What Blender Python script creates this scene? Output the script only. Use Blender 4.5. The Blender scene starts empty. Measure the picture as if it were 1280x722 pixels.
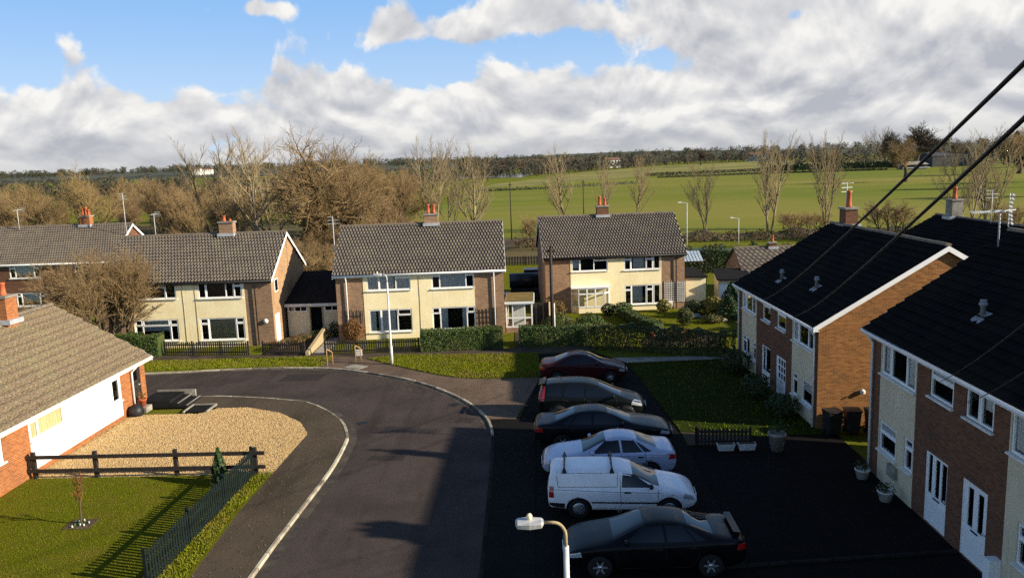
import bpy, bmesh, math, random
import numpy as np
from mathutils import Vector, Matrix
from mathutils.bvhtree import BVHTree
R_ = math.radians
scn = bpy.context.scene
COL = scn.collection
random.seed(7)
HAZE = 0.
DEN = False

# ------------------------------------------------------------------ materials
def nt(name):
    m = bpy.data.materials.new(name); m.use_nodes = True
    t = m.node_tree
    b = t.nodes['Principled BSDF']
    return m, t, b
def nd(t, kind, **kw):
    n = t.nodes.new(kind)
    for k, v in kw.items(): setattr(n, k, v)
    return n
def c4(c): return (c[0], c[1], c[2], 1)
def mixc(t, fac, a, b, mode='MIX'):
    n = nd(t, 'ShaderNodeMix', data_type='RGBA', blend_type=mode)
    if isinstance(fac, (int, float)): n.inputs[0].default_value = fac
    else: t.links.new(fac, n.inputs[0])
    for i, v in ((6, a), (7, b)):
        if isinstance(v, tuple): n.inputs[i].default_value = c4(v)
        else: t.links.new(v, n.inputs[i])
    return n.outputs[2]
def coords(t, which, scale=(1, 1, 1), rot=(0, 0, 0)):
    tc = nd(t, 'ShaderNodeTexCoord'); mp = nd(t, 'ShaderNodeMapping')
    mp.inputs['Scale'].default_value = scale; mp.inputs['Rotation'].default_value = rot
    t.links.new(tc.outputs[which], mp.inputs[0]); return mp.outputs[0]
def noise(t, vec, scale, detail=4, rough=.55, lo=.35, hi=.65):
    n = nd(t, 'ShaderNodeTexNoise'); n.inputs['Scale'].default_value = scale
    n.inputs['Detail'].default_value = detail; n.inputs['Roughness'].default_value = rough
    t.links.new(vec, n.inputs['Vector'])
    r = nd(t, 'ShaderNodeMapRange'); r.inputs[1].default_value = lo; r.inputs[2].default_value = hi
    t.links.new(n.outputs[0], r.inputs[0]); return r.outputs[0]
def bump(t, b, h, strength, dist):
    n = nd(t, 'ShaderNodeBump'); n.inputs['Strength'].default_value = strength; n.inputs['Distance'].default_value = dist
    t.links.new(h, n.inputs['Height']); t.links.new(n.outputs[0], b.inputs['Normal'])
MATS = {}
def mat(name, c1, c2=None, s1=3., c3=None, s2=.4, rough=.8, bmp=0, bdist=.02, bs=None, metal=0, spec=.3, coat=0, which='Object', detail=5, lo=.35, hi=.65, scale=(1, 1, 1)):
    m, t, b = nt(name)
    b.inputs['Roughness'].default_value = rough; b.inputs['Metallic'].default_value = metal
    b.inputs['Specular IOR Level'].default_value = spec; b.inputs['Coat Weight'].default_value = coat
    b.inputs['Coat Roughness'].default_value = .03
    b.inputs['Base Color'].default_value = c4(c1)
    if c2:
        v = coords(t, which, scale); f = noise(t, v, s1, detail, lo=lo, hi=hi); col = mixc(t, f, c1, c2)
        if c3: col = mixc(t, noise(t, v, s2, 3, lo=.45, hi=.7), col, c3)
        t.links.new(col, b.inputs['Base Color'])
        if bmp: bump(t, b, f if not bs else noise(t, v, bs, 4, lo=.2, hi=.8), bmp, bdist)
    MATS[name] = m; return m
def brick(name, a, b_, mortar, soot=(.05, .04, .035), bw=.235, bh=.078, sootamt=.5):
    m, t, b = nt(name); b.inputs['Roughness'].default_value = .9; b.inputs['Specular IOR Level'].default_value = .15
    v = coords(t, 'UV')
    n = nd(t, 'ShaderNodeTexBrick'); t.links.new(v, n.inputs['Vector'])
    n.inputs['Color1'].default_value = c4(a); n.inputs['Color2'].default_value = c4(b_); n.inputs['Mortar'].default_value = c4(mortar)
    n.inputs['Scale'].default_value = 1; n.inputs['Mortar Size'].default_value = .008; n.inputs['Bias'].default_value = -.1
    n.inputs['Brick Width'].default_value = bw; n.inputs['Row Height'].default_value = bh
    v2 = coords(t, 'UV', (2.2, 7, 1))
    col = mixc(t, noise(t, v2, 1.5, 3, lo=.5, hi=.8), n.outputs[0], tuple(x*.55 for x in a))
    col = mixc(t, noise(t, v, .5, 4, lo=.5, hi=1.1), col, soot)
    t.links.new(col, b.inputs['Base Color'])
    bump(t, b, n.outputs[1], -.6, .012)
    MATS[name] = m; return m
def grass(name, a, b_, c, s=1.2):
    m, t, b = nt(name); b.inputs['Roughness'].default_value = .9; b.inputs['Specular IOR Level'].default_value = .03
    v = coords(t, 'Object')
    col = mixc(t, noise(t, v, 22, 5, .7, lo=.3, hi=.7), a, b_)
    col = mixc(t, noise(t, v, s, 5, .6, lo=.45, hi=.7), col, c)
    t.links.new(col, b.inputs['Base Color'])
    bump(t, b, noise(t, v, 30, 5, .8, lo=.2, hi=.8), 1., .06)
    MATS[name] = m; return m

brick('brick_red', (.36, .115, .03), (.25, .07, .02), (.34, .235, .14))
brick('brick_brown', (.34, .20, .115), (.22, .125, .07), (.34, .26, .19), sootamt=.2)
brick('brick_orange', (.33, .135, .038), (.16, .06, .017), (.27, .19, .10))
brick('brick_tan', (.40, .24, .12), (.28, .15, .075), (.40, .31, .21), sootamt=.2)
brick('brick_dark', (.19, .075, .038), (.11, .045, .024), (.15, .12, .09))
def stained(name, a, b_, c):
    m, t, b = nt(name); b.inputs['Roughness'].default_value = .92; b.inputs['Specular IOR Level'].default_value = .1
    v = coords(t, 'UV'); col = mixc(t, noise(t, v, 1.1, 5, .6), a, b_)
    col = mixc(t, noise(t, coords(t, 'UV', (5., .35, 1)), 1.3, 5, .65, lo=.55, hi=.85), col, c)
    col = mixc(t, noise(t, v, 9, 4, .7, lo=.62, hi=.8), col, tuple(x*.75 for x in c))
    t.links.new(col, b.inputs['Base Color']); bump(t, b, noise(t, v, 45, 4, .7, lo=.2, hi=.8), .35, .012); MATS[name] = m
stained('cream', (.94, .82, .52), (.87, .74, .44), (.64, .53, .33))
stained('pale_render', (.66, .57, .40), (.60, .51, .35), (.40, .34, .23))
mat('white_board', (.8, .8, .78), (.72, .72, .7), 2, rough=.6)
mat('upvc', (.88, .88, .87), (.82, .82, .81), 3, rough=.35, spec=.4)
mat('sill_white', (.78, .78, .75), (.66, .65, .6), 4, rough=.5)
mat('interior', (.02, .018, .016), rough=1)
mat('curtain', (.85, .84, .80), (.68, .67, .63), 6, rough=.9, scale=(4, 1, .3))
mat('curtain_warm', (.62, .53, .32), (.48, .39, .21), 6, rough=.9, scale=(4, 1, .3))
mat('curtain_dark', (.12, .09, .06), (.07, .05, .035), 6, rough=.9, scale=(4, 1, .3))
mat('tile_brown', (.165, .138, .115), (.055, .044, .036), 14, (.14, .122, .09), 1.1, rough=.85, bmp=.3, bs=40, bdist=.01)
mat('tile_bungalow', (.33, .27, .19), (.22, .18, .13), 5, (.42, .37, .24), 1.1, rough=.95, bmp=.7, bs=22, bdist=.03)
def lap_tile():
    m, t, b = nt('tile_bungalow'); b.inputs['Roughness'].default_value = .95; b.inputs['Specular IOR Level'].default_value = .1
    v = coords(t, 'UV'); sp = nd(t, 'ShaderNodeSeparateXYZ'); t.links.new(v, sp.inputs[0])
    n1 = noise(t, v, 7, 5, .7, lo=.25, hi=.75)
    a = nd(t, 'ShaderNodeMath', operation='ADD'); t.links.new(sp.outputs[1], a.inputs[0]); a.inputs[1].default_value = .38
    j = nd(t, 'ShaderNodeMath', operation='MULTIPLY_ADD'); t.links.new(n1, j.inputs[0]); j.inputs[1].default_value = .16; t.links.new(a.outputs[0], j.inputs[2])
    f = nd(t, 'ShaderNodeMath', operation='MULTIPLY'); t.links.new(j.outputs[0], f.inputs[0]); f.inputs[1].default_value = 1/.36
    fr = nd(t, 'ShaderNodeMath', operation='FRACT'); t.links.new(f.outputs[0], fr.inputs[0])
    r = nd(t, 'ShaderNodeMapRange'); r.inputs[1].default_value = .5; r.inputs[2].default_value = .95; t.links.new(fr.outputs[0], r.inputs[0])
    c = mixc(t, n1, (.19, .13, .08), (.37, .28, .18)); c = mixc(t, noise(t, v, .8, 4, lo=.45, hi=.75), c, (.30, .26, .14))
    c = mixc(t, noise(t, v, 15, 4, .75, lo=.54, hi=.66), c, (.52, .46, .34)); c = mixc(t, noise(t, coords(t, 'UV', (1.3, 1, 1)), 12, 4, .75, lo=.53, hi=.64), c, (.05, .038, .026))
    c = mixc(t, r.outputs[0], c, mixc(t, .55, c, (.07, .052, .036)))  # dark band on every course: painted lap shadow along with lap dirt
    t.links.new(c, b.inputs['Base Color']); bump(t, b, noise(t, v, 12, 4, .75, lo=.2, hi=.8), 1., .06); MATS['tile_bungalow'] = m
lap_tile()
mat('tile_dark', (.010, .0092, .0088), (.006, .0058, .0058), 3, (.014, .0125, .010), .7, spec=.03, rough=.95, bmp=.3, bs=40, bdist=.01)  # unlit roof slopes: shade put into the tile colour itself
mat('ridge_tile', (.20, .16, .11), (.12, .10, .08), 4, rough=.9)
mat('felt', (.012, .012, .013), (.018, .018, .018), 2, rough=.95, spec=.05, bmp=.2, bs=40)
mat('moss_roof', (.16, .10, .03), (.10, .11, .025), 6, (.2, .13, .05), 1.5, rough=1, bmp=.6, bs=30, bdist=.03)
mat('terracotta', (.50, .13, .05), (.36, .09, .035), 6, rough=.8)
mat('concrete', (.34, .31, .26), (.24, .22, .19), 5, (.16, .15, .12), 1., rough=.9, bmp=.2, bs=30)
mat('kerbstone', (.46, .40, .30), (.22, .19, .14), 2.2, (.12, .10, .075), .5, rough=.9)
mat('lead', (.45, .46, .48), (.32, .33, .35), 4, rough=.5)
mat('dark_wood', (.035, .028, .024), (.02, .017, .015), 8, rough=.7)
mat('fence_green', (.011, .019, .018), (.007, .012, .0125), 6, rough=.8, spec=.1)
mat('pale_wood', (.42, .33, .19), (.30, .23, .13), 8, rough=.85)
mat('galv', (.5, .5, .5), (.38, .38, .39), 5, rough=.5, spec=.5)
mat('post_white', (.66, .66, .63), (.5, .5, .47), 4, rough=.6)
mat('rust_metal', (.55, .33, .15), (.40, .22, .1), 6, rough=.6)
mat('black_plastic', (.012, .012, .013), (.02, .02, .022), 4, rough=.5)
mat('rubber', (.012, .012, .012), rough=.85)
mat('alloy', (.55, .56, .58), rough=.3, metal=.8)
mat('lamp_glass', (.55, .55, .5), (.42, .42, .4), 10, rough=.25, spec=.5)
mat('bark', (.10, .072, .042), (.055, .04, .025), 3, (.10, .10, .04), .7, rough=.95)
mat('bark_grey', (.27, .215, .13), (.18, .14, .085), 3, rough=.95)
mat('twig', (.31, .21, .10), (.185, .125, .062), .35, (.25, .18, .08), .12, rough=.95)
mat('twig_olive', (.29, .205, .085), (.19, .135, .055), .35, (.31, .21, .09), .12, rough=.95)
mat('twig_brown', (.27, .17, .09), (.18, .115, .06), .35, rough=.95)
mat('twig_dark', (.10, .075, .05), (.07, .055, .04), .35, rough=.95)
mat('twig_pale', (.31, .235, .13), (.22, .165, .09), .35, rough=.95)
mat('twig_red', (.30, .12, .04), (.2, .08, .03), .6, rough=.95)
mat('leaf_dark', (.022, .045, .012), (.045, .07, .016), 1.5, (.06, .075, .02), .6, rough=.6)
mat('leaf_hedge', (.045, .085, .012), (.07, .115, .015), 3, (.085, .10, .02), .7, rough=.6)
mat('leaf_olive', (.085, .085, .02), (.05, .06, .014), 2, (.14, .11, .04), .7, rough=.7)
mat('leaf_rust', (.20, .095, .03), (.13, .065, .02), 3, rough=.8)
mat('leaf_conifer', (.03, .07, .022), (.05, .095, .03), 3, rough=.6)
mat('leaf_gold', (.30, .24, .04), (.2, .17, .03), 3, rough=.7)
mat('far_wood', (.050, .042, .030), (.032, .032, .025), .05, (.07, .055, .035), .02, rough=1)
mat('far_green', (.032, .038, .026), (.045, .046, .03), .05, rough=1)
grass('grass_lawn', (.10, .12, .006), (.15, .155, .010), (.16, .135, .018), .9)
grass('grass_verge', (.10, .13, .008), (.17, .175, .014), (.17, .15, .04), .8)
grass('grass_field', (.085, .125, .016), (.12, .15, .02), (.16, .165, .03), .03)
mat('blade', (.10, .135, .005), (.20, .215, .012), 5, (.19, .16, .03), .6, rough=.9, spec=.03)
mat('blade_lawn', (.095, .130, .005), (.135, .155, .008), 1.2, (.15, .14, .02), .5, rough=.9, spec=.03)
mat('blade_dry', (.20, .17, .05), (.14, .13, .02), 2, rough=.9, spec=.03)
mat('soil', (.085, .055, .032), (.05, .034, .02), 6, (.11, .08, .04), 1, rough=1, bmp=.8, bs=12, bdist=.08)
mat('pebble', (.48, .32, .145), (.26, .16, .07), 14, (.60, .46, .25), 21, rough=.85)

def gravel_mat():
    m, t, b = nt('gravel'); b.inputs['Roughness'].default_value = .9
    v = coords(t, 'Object')
    n = nd(t, 'ShaderNodeTexVoronoi'); n.inputs['Scale'].default_value = 17; t.links.new(v, n.inputs['Vector'])
    sep = nd(t, 'ShaderNodeSeparateColor'); t.links.new(n.outputs['Color'], sep.inputs[0])
    cr = nd(t, 'ShaderNodeValToRGB'); e = cr.color_ramp.elements
    e[0].position = 0; e[0].color = (.10, .06, .02, 1); e[1].position = 1; e[1].color = (.60, .45, .20, 1)
    k = e.new(.5); k.color = (.34, .22, .075, 1)
    t.links.new(sep.outputs[0], cr.inputs[0])
    col = mixc(t, noise(t, v, .9, 4, lo=.5, hi=.8), cr.outputs[0], (.33, .23, .1))
    t.links.new(col, b.inputs['Base Color']); bump(t, b, n.outputs['Distance'], -1, .05); MATS['gravel'] = m
gravel_mat()
def asphalt(name, a, b_, c, crack=0.):
    m, t, b = nt(name); b.inputs['Roughness'].default_value = .9; b.inputs['Specular IOR Level'].default_value = .06
    v = coords(t, 'Object')
    col = mixc(t, noise(t, v, 34, 4, .8, lo=.36, hi=.64), a, b_)
    col = mixc(t, noise(t, v, .45, 6, .65, lo=.42, hi=.72), col, c)
    col = mixc(t, noise(t, coords(t, 'Object', (1, .12, 1)), 1.1, 4, lo=.5, hi=.9), col, tuple(x*.72 for x in a))
    t.links.new(col, b.inputs['Base Color']); bump(t, b, noise(t, v, 90, 3, .8, lo=.2, hi=.8), .6, .01); MATS[name] = m
asphalt('asphalt_road', (.034, .026, .023), (.100, .079, .070), (.042, .033, .030))
asphalt('asphalt_path', (.050, .037, .026), (.125, .095, .070), (.055, .048, .030))
asphalt('asphalt_pave', (.10, .068, .048), (.185, .135, .10), (.095, .07, .05))
asphalt('asphalt_park', (.009, .0085, .008), (.013, .012, .0115), (.007, .0065, .0065))  # far below real tarmac: the bays' deep shade is put into the colour
def pavior():
    m, t, b = nt('pavior'); b.inputs['Roughness'].default_value = .95; b.inputs['Specular IOR Level'].default_value = .05
    v = coords(t, 'Object', rot=(0, 0, R_(45)))
    n = nd(t, 'ShaderNodeTexBrick'); t.links.new(v, n.inputs['Vector'])
    n.inputs['Color1'].default_value = (.014, .011, .0095, 1); n.inputs['Color2'].default_value = (.009, .0075, .007, 1); n.inputs['Mortar'].default_value = (.004, .004, .004, 1)  # shade painted in: bricks and joints of the drive set near black
    n.inputs['Scale'].default_value = 1; n.inputs['Mortar Size'].default_value = .01; n.inputs['Brick Width'].default_value = .22; n.inputs['Row Height'].default_value = .11
    t.links.new(n.outputs[0], b.inputs['Base Color']); bump(t, b, n.outputs[1], -.5, .01); MATS['pavior'] = m
pavior()
def glass():
    m, t, b = nt('glass'); t.nodes.remove(b)
    o = t.nodes['Material Output']
    tr = nd(t, 'ShaderNodeBsdfTransparent'); tr.inputs[0].default_value = (.92, .94, .94, 1)
    gl = nd(t, 'ShaderNodeBsdfGlossy'); gl.inputs['Roughness'].default_value = .02
    fr = nd(t, 'ShaderNodeFresnel'); fr.inputs[0].default_value = 1.55
    mr = nd(t, 'ShaderNodeMath', operation='MULTIPLY_ADD'); mr.inputs[1].default_value = 1.5; mr.inputs[2].default_value = .04
    t.links.new(fr.outputs[0], mr.inputs[0])
    mx = nd(t, 'ShaderNodeMixShader'); t.links.new(mr.outputs[0], mx.inputs[0]); t.links.new(tr.outputs[0], mx.inputs[1]); t.links.new(gl.outputs[0], mx.inputs[2])
    t.links.new(mx.outputs[0], o.inputs[0]); MATS['glass'] = m
glass()
def paint(name, c, rough=.35, metal=0., spec=.1, coat=.45):
    return mat(name, c, tuple(x*.9+.002 for x in c), 2.5, rough=rough, metal=metal, spec=spec, coat=coat)
paint('paint_maroon', (.045, .008, .009), coat=.22); paint('paint_black', (.003, .003, .004), coat=.18); paint('paint_green', (.004, .006, .0055), coat=.2)
paint('paint_night', (.004, .005, .007), coat=.22); paint('paint_silver', (.42, .47, .62), .3, .2); paint('paint_white', (.86, .86, .88), .3)
mat('car_glass', (.004, .006, .010), rough=.02, spec=.45)
mat('red_light', (.35, .012, .01), rough=.15, spec=.6, coat=1)
mat('amber_light', (.6, .12, .02), rough=.15, spec=.6, coat=1)
mat('head_light', (.34, .37, .39), rough=.08, spec=.8, coat=1)
mat('plate_yellow', (.6, .45, .05), rough=.5); mat('plate_white', (.7, .7, .68), rough=.5)
mat('tarp', (.010, .014, .018), (.018, .022, .026), 3, rough=.4, spec=.4)
mat('poly_roof', (.45, .52, .58), (.3, .36, .42), 3, rough=.3)
mat('cable', (.010, .010, .011), rough=.6)
mat('far_white', (.7, .68, .62), rough=.9); mat('far_roof', (.16, .09, .06), rough=.9); mat('barn_steel', (.065, .065, .07), (.045, .045, .05), .3, rough=.7)
mat('water', (.10, .13, .17), rough=.08, spec=.6)
mat('hill', (.045, .05, .03), (.075, .08, .035), .006, (.04, .04, .03), .003, rough=1)

# ------------------------------------------------------------------ mesh builder
class MB:
    def __init__(s): s.v = []; s.f = []; s.m = []; s.sm = []
    def add(s, vs, fs, m=0, smooth=False, M=None):
        o = len(s.v)
        if M is not None: vs = [tuple(M @ Vector(p)) for p in vs]
        s.v.extend(vs)
        for f in fs: s.f.append(tuple(o+i for i in f)); s.m.append(m); s.sm.append(smooth)
    def quad(s, a, b, c, d, m=0): s.add([a, b, c, d], [(0, 1, 2, 3)], m)
    def poly(s, pts, m=0): s.add(list(pts), [tuple(range(len(pts)))], m)
    def box(s, x0, x1, y0, y1, z0, z1, m=0, M=None):
        v = [(x0, y0, z0), (x1, y0, z0), (x1, y1, z0), (x0, y1, z0), (x0, y0, z1), (x1, y0, z1), (x1, y1, z1), (x0, y1, z1)]
        s.add(v, [(0, 3, 2, 1), (4, 5, 6, 7), (0, 1, 5, 4), (1, 2, 6, 5), (2, 3, 7, 6), (3, 0, 4, 7)], m, False, M)
    def bar(s, p, q, w, h, m=0):
        p = Vector(p); q = Vector(q); d = q-p; L = d.length
        M = Matrix.Translation(p) @ d.to_track_quat('X', 'Z').to_matrix().to_4x4()
        s.box(0, L, -w/2, w/2, -h/2, h/2, m, M)
    def tube(s, pts, rad, n=6, m=0, cap=True, smooth=True):
        pts = [Vector(p) for p in pts]
        if not isinstance(rad, (list, tuple)): rad = [rad]*len(pts)
        vs = []; fs = []
        d = (pts[-1]-pts[0]).normalized() if (pts[-1]-pts[0]).length > 1e-9 else Vector((0, 0, 1))
        u = d.orthogonal().normalized()
        for i, p in enumerate(pts):
            a = pts[max(i-1, 0)]; b = pts[min(i+1, len(pts)-1)]; t = (b-a).normalized()
            u = (u-t*u.dot(t)); u = u.normalized() if u.length > 1e-6 else t.orthogonal().normalized()
            w = t.cross(u)
            for k in range(n):
                an = 2*math.pi*k/n; vs.append(tuple(p+(u*math.cos(an)+w*math.sin(an))*rad[i]))
        for i in range(len(pts)-1):
            for k in range(n):
                k2 = (k+1) % n; fs.append((i*n+k, i*n+k2, (i+1)*n+k2, (i+1)*n+k))
        if cap:
            fs.append(tuple(range(n-1, -1, -1))); fs.append(tuple((len(pts)-1)*n+k for k in range(n)))
        s.add(vs, fs, m, smooth)
    def lathe(s, prof, n=16, m=0, M=None, smooth=True):   # prof: (r, z)
        vs = []; fs = []
        for r, z in prof:
            for k in range(n): a = 2*math.pi*k/n; vs.append((r*math.cos(a), r*math.sin(a), z))
        for i in range(len(prof)-1):
            for k in range(n):
                k2 = (k+1) % n; fs.append((i*n+k, i*n+k2, (i+1)*n+k2, (i+1)*n+k))
        s.add(vs, fs, m, smooth, M)
    def slab(s, pts, z0, z1, m=0):
        n = len(pts); s.poly([(x, y, z1) for x, y in pts], m)
        for i in range(n):
            a = pts[i]; b = pts[(i+1) % n]; s.quad((a[0], a[1], z0), (b[0], b[1], z0), (b[0], b[1], z1), (a[0], a[1], z1), m)
    def build(s, name, mats, parent=None, loc=None, rot=None):
        me = bpy.data.meshes.new(name); me.from_pydata(s.v, [], s.f)
        if not isinstance(mats, (list, tuple)): mats = [mats]
        for x in mats: me.materials.append(MATS[x] if isinstance(x, str) else x)
        n = len(me.polygons)
        if n:
            me.polygons.foreach_set('material_index', s.m); me.polygons.foreach_set('use_smooth', s.sm)
            me.update()
            uv = me.uv_layers.new(name='UVMap')
            nr = np.zeros(n*3, 'f'); me.polygons.foreach_get('normal', nr); nr = np.abs(nr.reshape(-1, 3))
            lt = np.zeros(n, 'i'); me.polygons.foreach_get('loop_total', lt)
            vi = np.zeros(len(me.loops), 'i'); me.loops.foreach_get('vertex_index', vi)
            co = np.array(s.v, 'f')[vi]; ax = np.repeat(nr.argmax(1), lt)
            u = np.where(ax == 0, co[:, 1], co[:, 0]); w = np.where(ax == 2, co[:, 1], co[:, 2])
            uv.data.foreach_set('uv', np.stack([u, w], 1).astype('f').ravel())
        me.update()
        o = bpy.data.objects.new(name, me); COL.objects.link(o)
        if parent: o.parent = parent
        if loc: o.location = loc
        if rot: o.rotation_euler = rot
        return o
def tag(o, label, cat, group=None, kind=None):
    if label: o['label'] = label
    if cat: o['category'] = cat
    if group: o['group'] = group
    if kind: o['kind'] = kind
    return o
def thing(name, label, cat, loc=(0, 0, 0), rz=0, group=None):
    o = bpy.data.objects.new(name, None); COL.objects.link(o); o.location = loc; o.rotation_euler = (0, 0, rz)
    o.empty_display_size = .2
    return tag(o, label, cat, group)
def struct(mb, name, m):
    o = mb.build(name, m); o['kind'] = 'structure'; return o
def copy_tree(o, parent=None):
    c = o.copy(); COL.objects.link(c)
    if parent: c.parent = parent
    for ch in list(o.children): copy_tree(ch, c)
    return c
def cr(pts, k=6):
    out = []; n = len(pts)
    for i in range(n-1):
        p0 = pts[max(i-1, 0)]; p1 = pts[i]; p2 = pts[i+1]; p3 = pts[min(i+2, n-1)]
        for j in range(k):
            t = j/k
            out.append(tuple(.5*((2*b)+(-a+c)*t+(2*a-5*b+4*c-d)*t*t+(-a+3*b-3*c+d)*t**3) for a, b, c, d in zip(p0, p1, p2, p3)))
    out.append(tuple(pts[-1])); return out
def offset_line(pts, d):
    out = []
    for i, p in enumerate(pts):
        a = pts[max(i-1, 0)]; b = pts[min(i+1, len(pts)-1)]; t = Vector((b[0]-a[0], b[1]-a[1])).normalized()
        out.append((p[0]-t.y*d, p[1]+t.x*d))
    return out

# ------------------------------------------------------------------ ground
g = MB()
xs = [-6000, -3000, -1500, -800, -400, -200, -100, -50, 0, 50, 100, 200, 300, 400, 600, 900, 1500, 3000, 6000]
ys = [-400, -100, 0, 50, 100, 150, 200, 300, 400, 500, 700, 900, 1200, 2000, 4000, 9000]
gv = [(x, y, 0) for y in ys for x in xs]; nx = len(xs)
g.add(gv, [(j*nx+i, j*nx+i+1, (j+1)*nx+i+1, (j+1)*nx+i) for j in range(len(ys)-1) for i in range(nx-1)])
struct(g, 'ground', 'grass_verge')

KN = cr([(-8.3, -6), (-8.28, 10), (-8.24, 20.6), (-8.13, 24.2), (-7.97, 28.3), (-8.1, 31.3), (-8.26, 32.2), (-8.72, 33.6), (-9.5, 35), (-11.15, 36.95), (-12.96, 37.76), (-15.2, 38.34), (-18.1, 38.6), (-30, 38.7), (-75, 38)])
KF = cr([(-75, 42.6), (-40, 43.1), (-22.5, 43.45), (-19, 43.8), (-15.4, 43.95), (-12.56, 43.67), (-10.57, 42.95), (-8.55, 41.76), (-6.6, 40.3), (-4.68, 38.14), (-3.32, 35.95), (-2.52, 33.9), (-2.19, 31.8), (-2.05, 28.7), (-1.95, 23.4), (-1.9, 20.4), (-1.85, 10), (-1.8, -6)])
rd = MB(); rd.poly([(x, y, .004) for x, y in KN+KF]); struct(rd, 'road', 'asphalt_road')
def resample(pts, step):
    out = [pts[0]]; acc = 0.
    for a, b in zip(pts[:-1], pts[1:]):
        L = math.dist(a, b); t = step-acc
        while t <= L: out.append((a[0]+(b[0]-a[0])*t/L, a[1]+(b[1]-a[1])*t/L)); t += step
        acc = (acc+L) % step
    out.append(pts[-1]); return out
def kerb(pts, side, name, h=.10, km='kerbstone'):
    w = .115; mb = MB(); r = random.Random(len(pts)); q = resample(pts, .9); b = offset_line(q, side*w)
    for i in range(len(q)-1):
        dh = r.uniform(-.008, .008); a0, a1, b0, b1 = q[i], q[i+1], b[i], b[i+1]; g = .022
        lerp = lambda u, v, t: (u[0]+(v[0]-u[0])*t, u[1]+(v[1]-u[1])*t)
        A, B, C_, D = lerp(a0, a1, g), lerp(a0, a1, 1-g), lerp(b0, b1, 1-g), lerp(b0, b1, g); k = r.choice([0, 0, 0, 1, 2]); hh = h+dh
        mb.add([(*A, 0), (*B, 0), (*C_, 0), (*D, 0), (*A, hh-.02), (*B, hh-.02), (*C_, hh), (*D, hh), (*lerp(A, D, .18), hh), (*lerp(B, C_, .18), hh)], [(0, 1, 5, 4), (4, 5, 9, 8), (8, 9, 6, 7), (2, 3, 7, 6), (1, 2, 6, 9, 5), (3, 0, 4, 8, 7)], k)
    o = struct(mb, name, [km, km+'_dark', km+'_pale']); return offset_line(pts, side*w)
mat('kerbstone_dark', (.22, .19, .14), (.10, .085, .065), 2.5, rough=.9); mat('kerbstone_pale', (.50, .45, .35), (.34, .30, .22), 2.5, rough=.9)
mat('kerb_worn_dark', (.018, .016, .015), (.012, .011, .01), 3, rough=.95, spec=.05); mat('kerb_worn_pale', (.04, .036, .032), (.026, .024, .021), 3, rough=.95, spec=.05)
mat('kerb_worn', (.028, .025, .022), (.018, .016, .015), 3, rough=.95, spec=.05)  # darkened kerb tones: the terrace's shade is painted into the stone
def kerb_split(pts):
    k = min(range(len(pts)), key=lambda i: abs(pts[i][0]+2.19)+abs(pts[i][1]-31.8))
    a = kerb(pts[:k+1], 1, 'kerb', .085); b = kerb(pts[k:], 1, 'dropped_kerb', .045, 'kerb_worn'); return a+b[1:]
KNb = kerb(KN, 1, 'kerb'); KFb = kerb_split(KF)
def slab(name, pts, z, m, z0=-.05):
    mb = MB(); mb.slab(pts, z0, z); return struct(mb, name, m)
PV = [(-10.0, -6), (-10.02, 20.6), (-10.2, 24.9), (-10.15, 28.4), (-10.1, 31), (-10.07, 32.4), (-10.86, 34), (-12.2, 35.4), (-14.1, 36.4), (-15.6, 36.4), (-16.2, 37.2), (-19.3, 37.5), (-75, 36)]
slab('pavement', KNb+PV[::-1], .09, 'asphalt_path')
slab('gravel', [(-19.6, 28.05), (-10.15, 28.05), (-10.1, 31), (-10.07, 32.4), (-10.86, 34), (-12.2, 35.4), (-14.1, 36.4), (-15.55, 36.4), (-16.1, 35.5), (-19.6, 35.6)], .10, 'gravel')
slab('lawn', [(-19.6, -6), (-10.0, -6), (-10.02, 20.6), (-10.2, 24.9), (-10.15, 28.04), (-19.6, 28.04)], .095, 'grass_lawn')
kn = [(p[0], p[1]) for p in KFb]
i0 = min(range(len(kn)), key=lambda i: abs(kn[i][0]+12.4)+abs(kn[i][1]-43.8)); i1 = min(range(len(kn)), key=lambda i: abs(kn[i][0]+2.3)+abs(kn[i][1]-33.9)); 
LW = cr([(-10.2, 45.4), (-7.95, 43.4), (-5.2, 41.2), (-3.25, 40.5), (-.1, 40.5)], 4)
slab('pavement', kn[i0:i1+1]+[(-1.2, 33.9), (-.1, 40.4)]+LW[::-1]+[(-12.4, 46.3)], .08, 'asphalt_pave')
slab('verge', kn[:i0+1]+[(-12.4, 46.35), (-75, 46.35)], .085, 'grass_verge')
slab('verge', LW+[(-.2, 45.7), (-3.6, 45.7), (-8.4, 46.1)], .10, 'grass_verge')
slab('path', [(-75, 46.36), (-12.4, 46.36), (-10.25, 45.46), (-8.4, 46.12), (-3.6, 45.72), (-.15, 45.72), (3.1, 46.0), (3.1, 47.5), (-.6, 47.3), (-7.3, 46.85), (-13, 46.95), (-18, 47.3), (-24, 48.1), (-75, 48.6)], .07, 'asphalt_path')
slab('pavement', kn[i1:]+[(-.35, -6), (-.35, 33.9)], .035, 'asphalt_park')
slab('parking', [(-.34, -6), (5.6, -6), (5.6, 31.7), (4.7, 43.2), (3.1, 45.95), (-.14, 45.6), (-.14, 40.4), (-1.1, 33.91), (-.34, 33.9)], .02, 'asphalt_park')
grass('grass_shade', (.018, .036, .003), (.03, .05, .005), (.04, .045, .008), .9)  # lawn copy with the terrace's shade darkened into the grass colour
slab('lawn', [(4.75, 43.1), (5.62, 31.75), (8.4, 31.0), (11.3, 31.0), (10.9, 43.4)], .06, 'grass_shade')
slab('footpath', [(4.05, 44.3), (4.7, 43.2), (11, 43.5), (11, 44.1)], .05, 'concrete')
slab('footpath', [(5.62, 31.7), (5.65, 30.2), (8, 30.0), (8.2, 31.0)], .055, 'asphalt_path')
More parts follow.
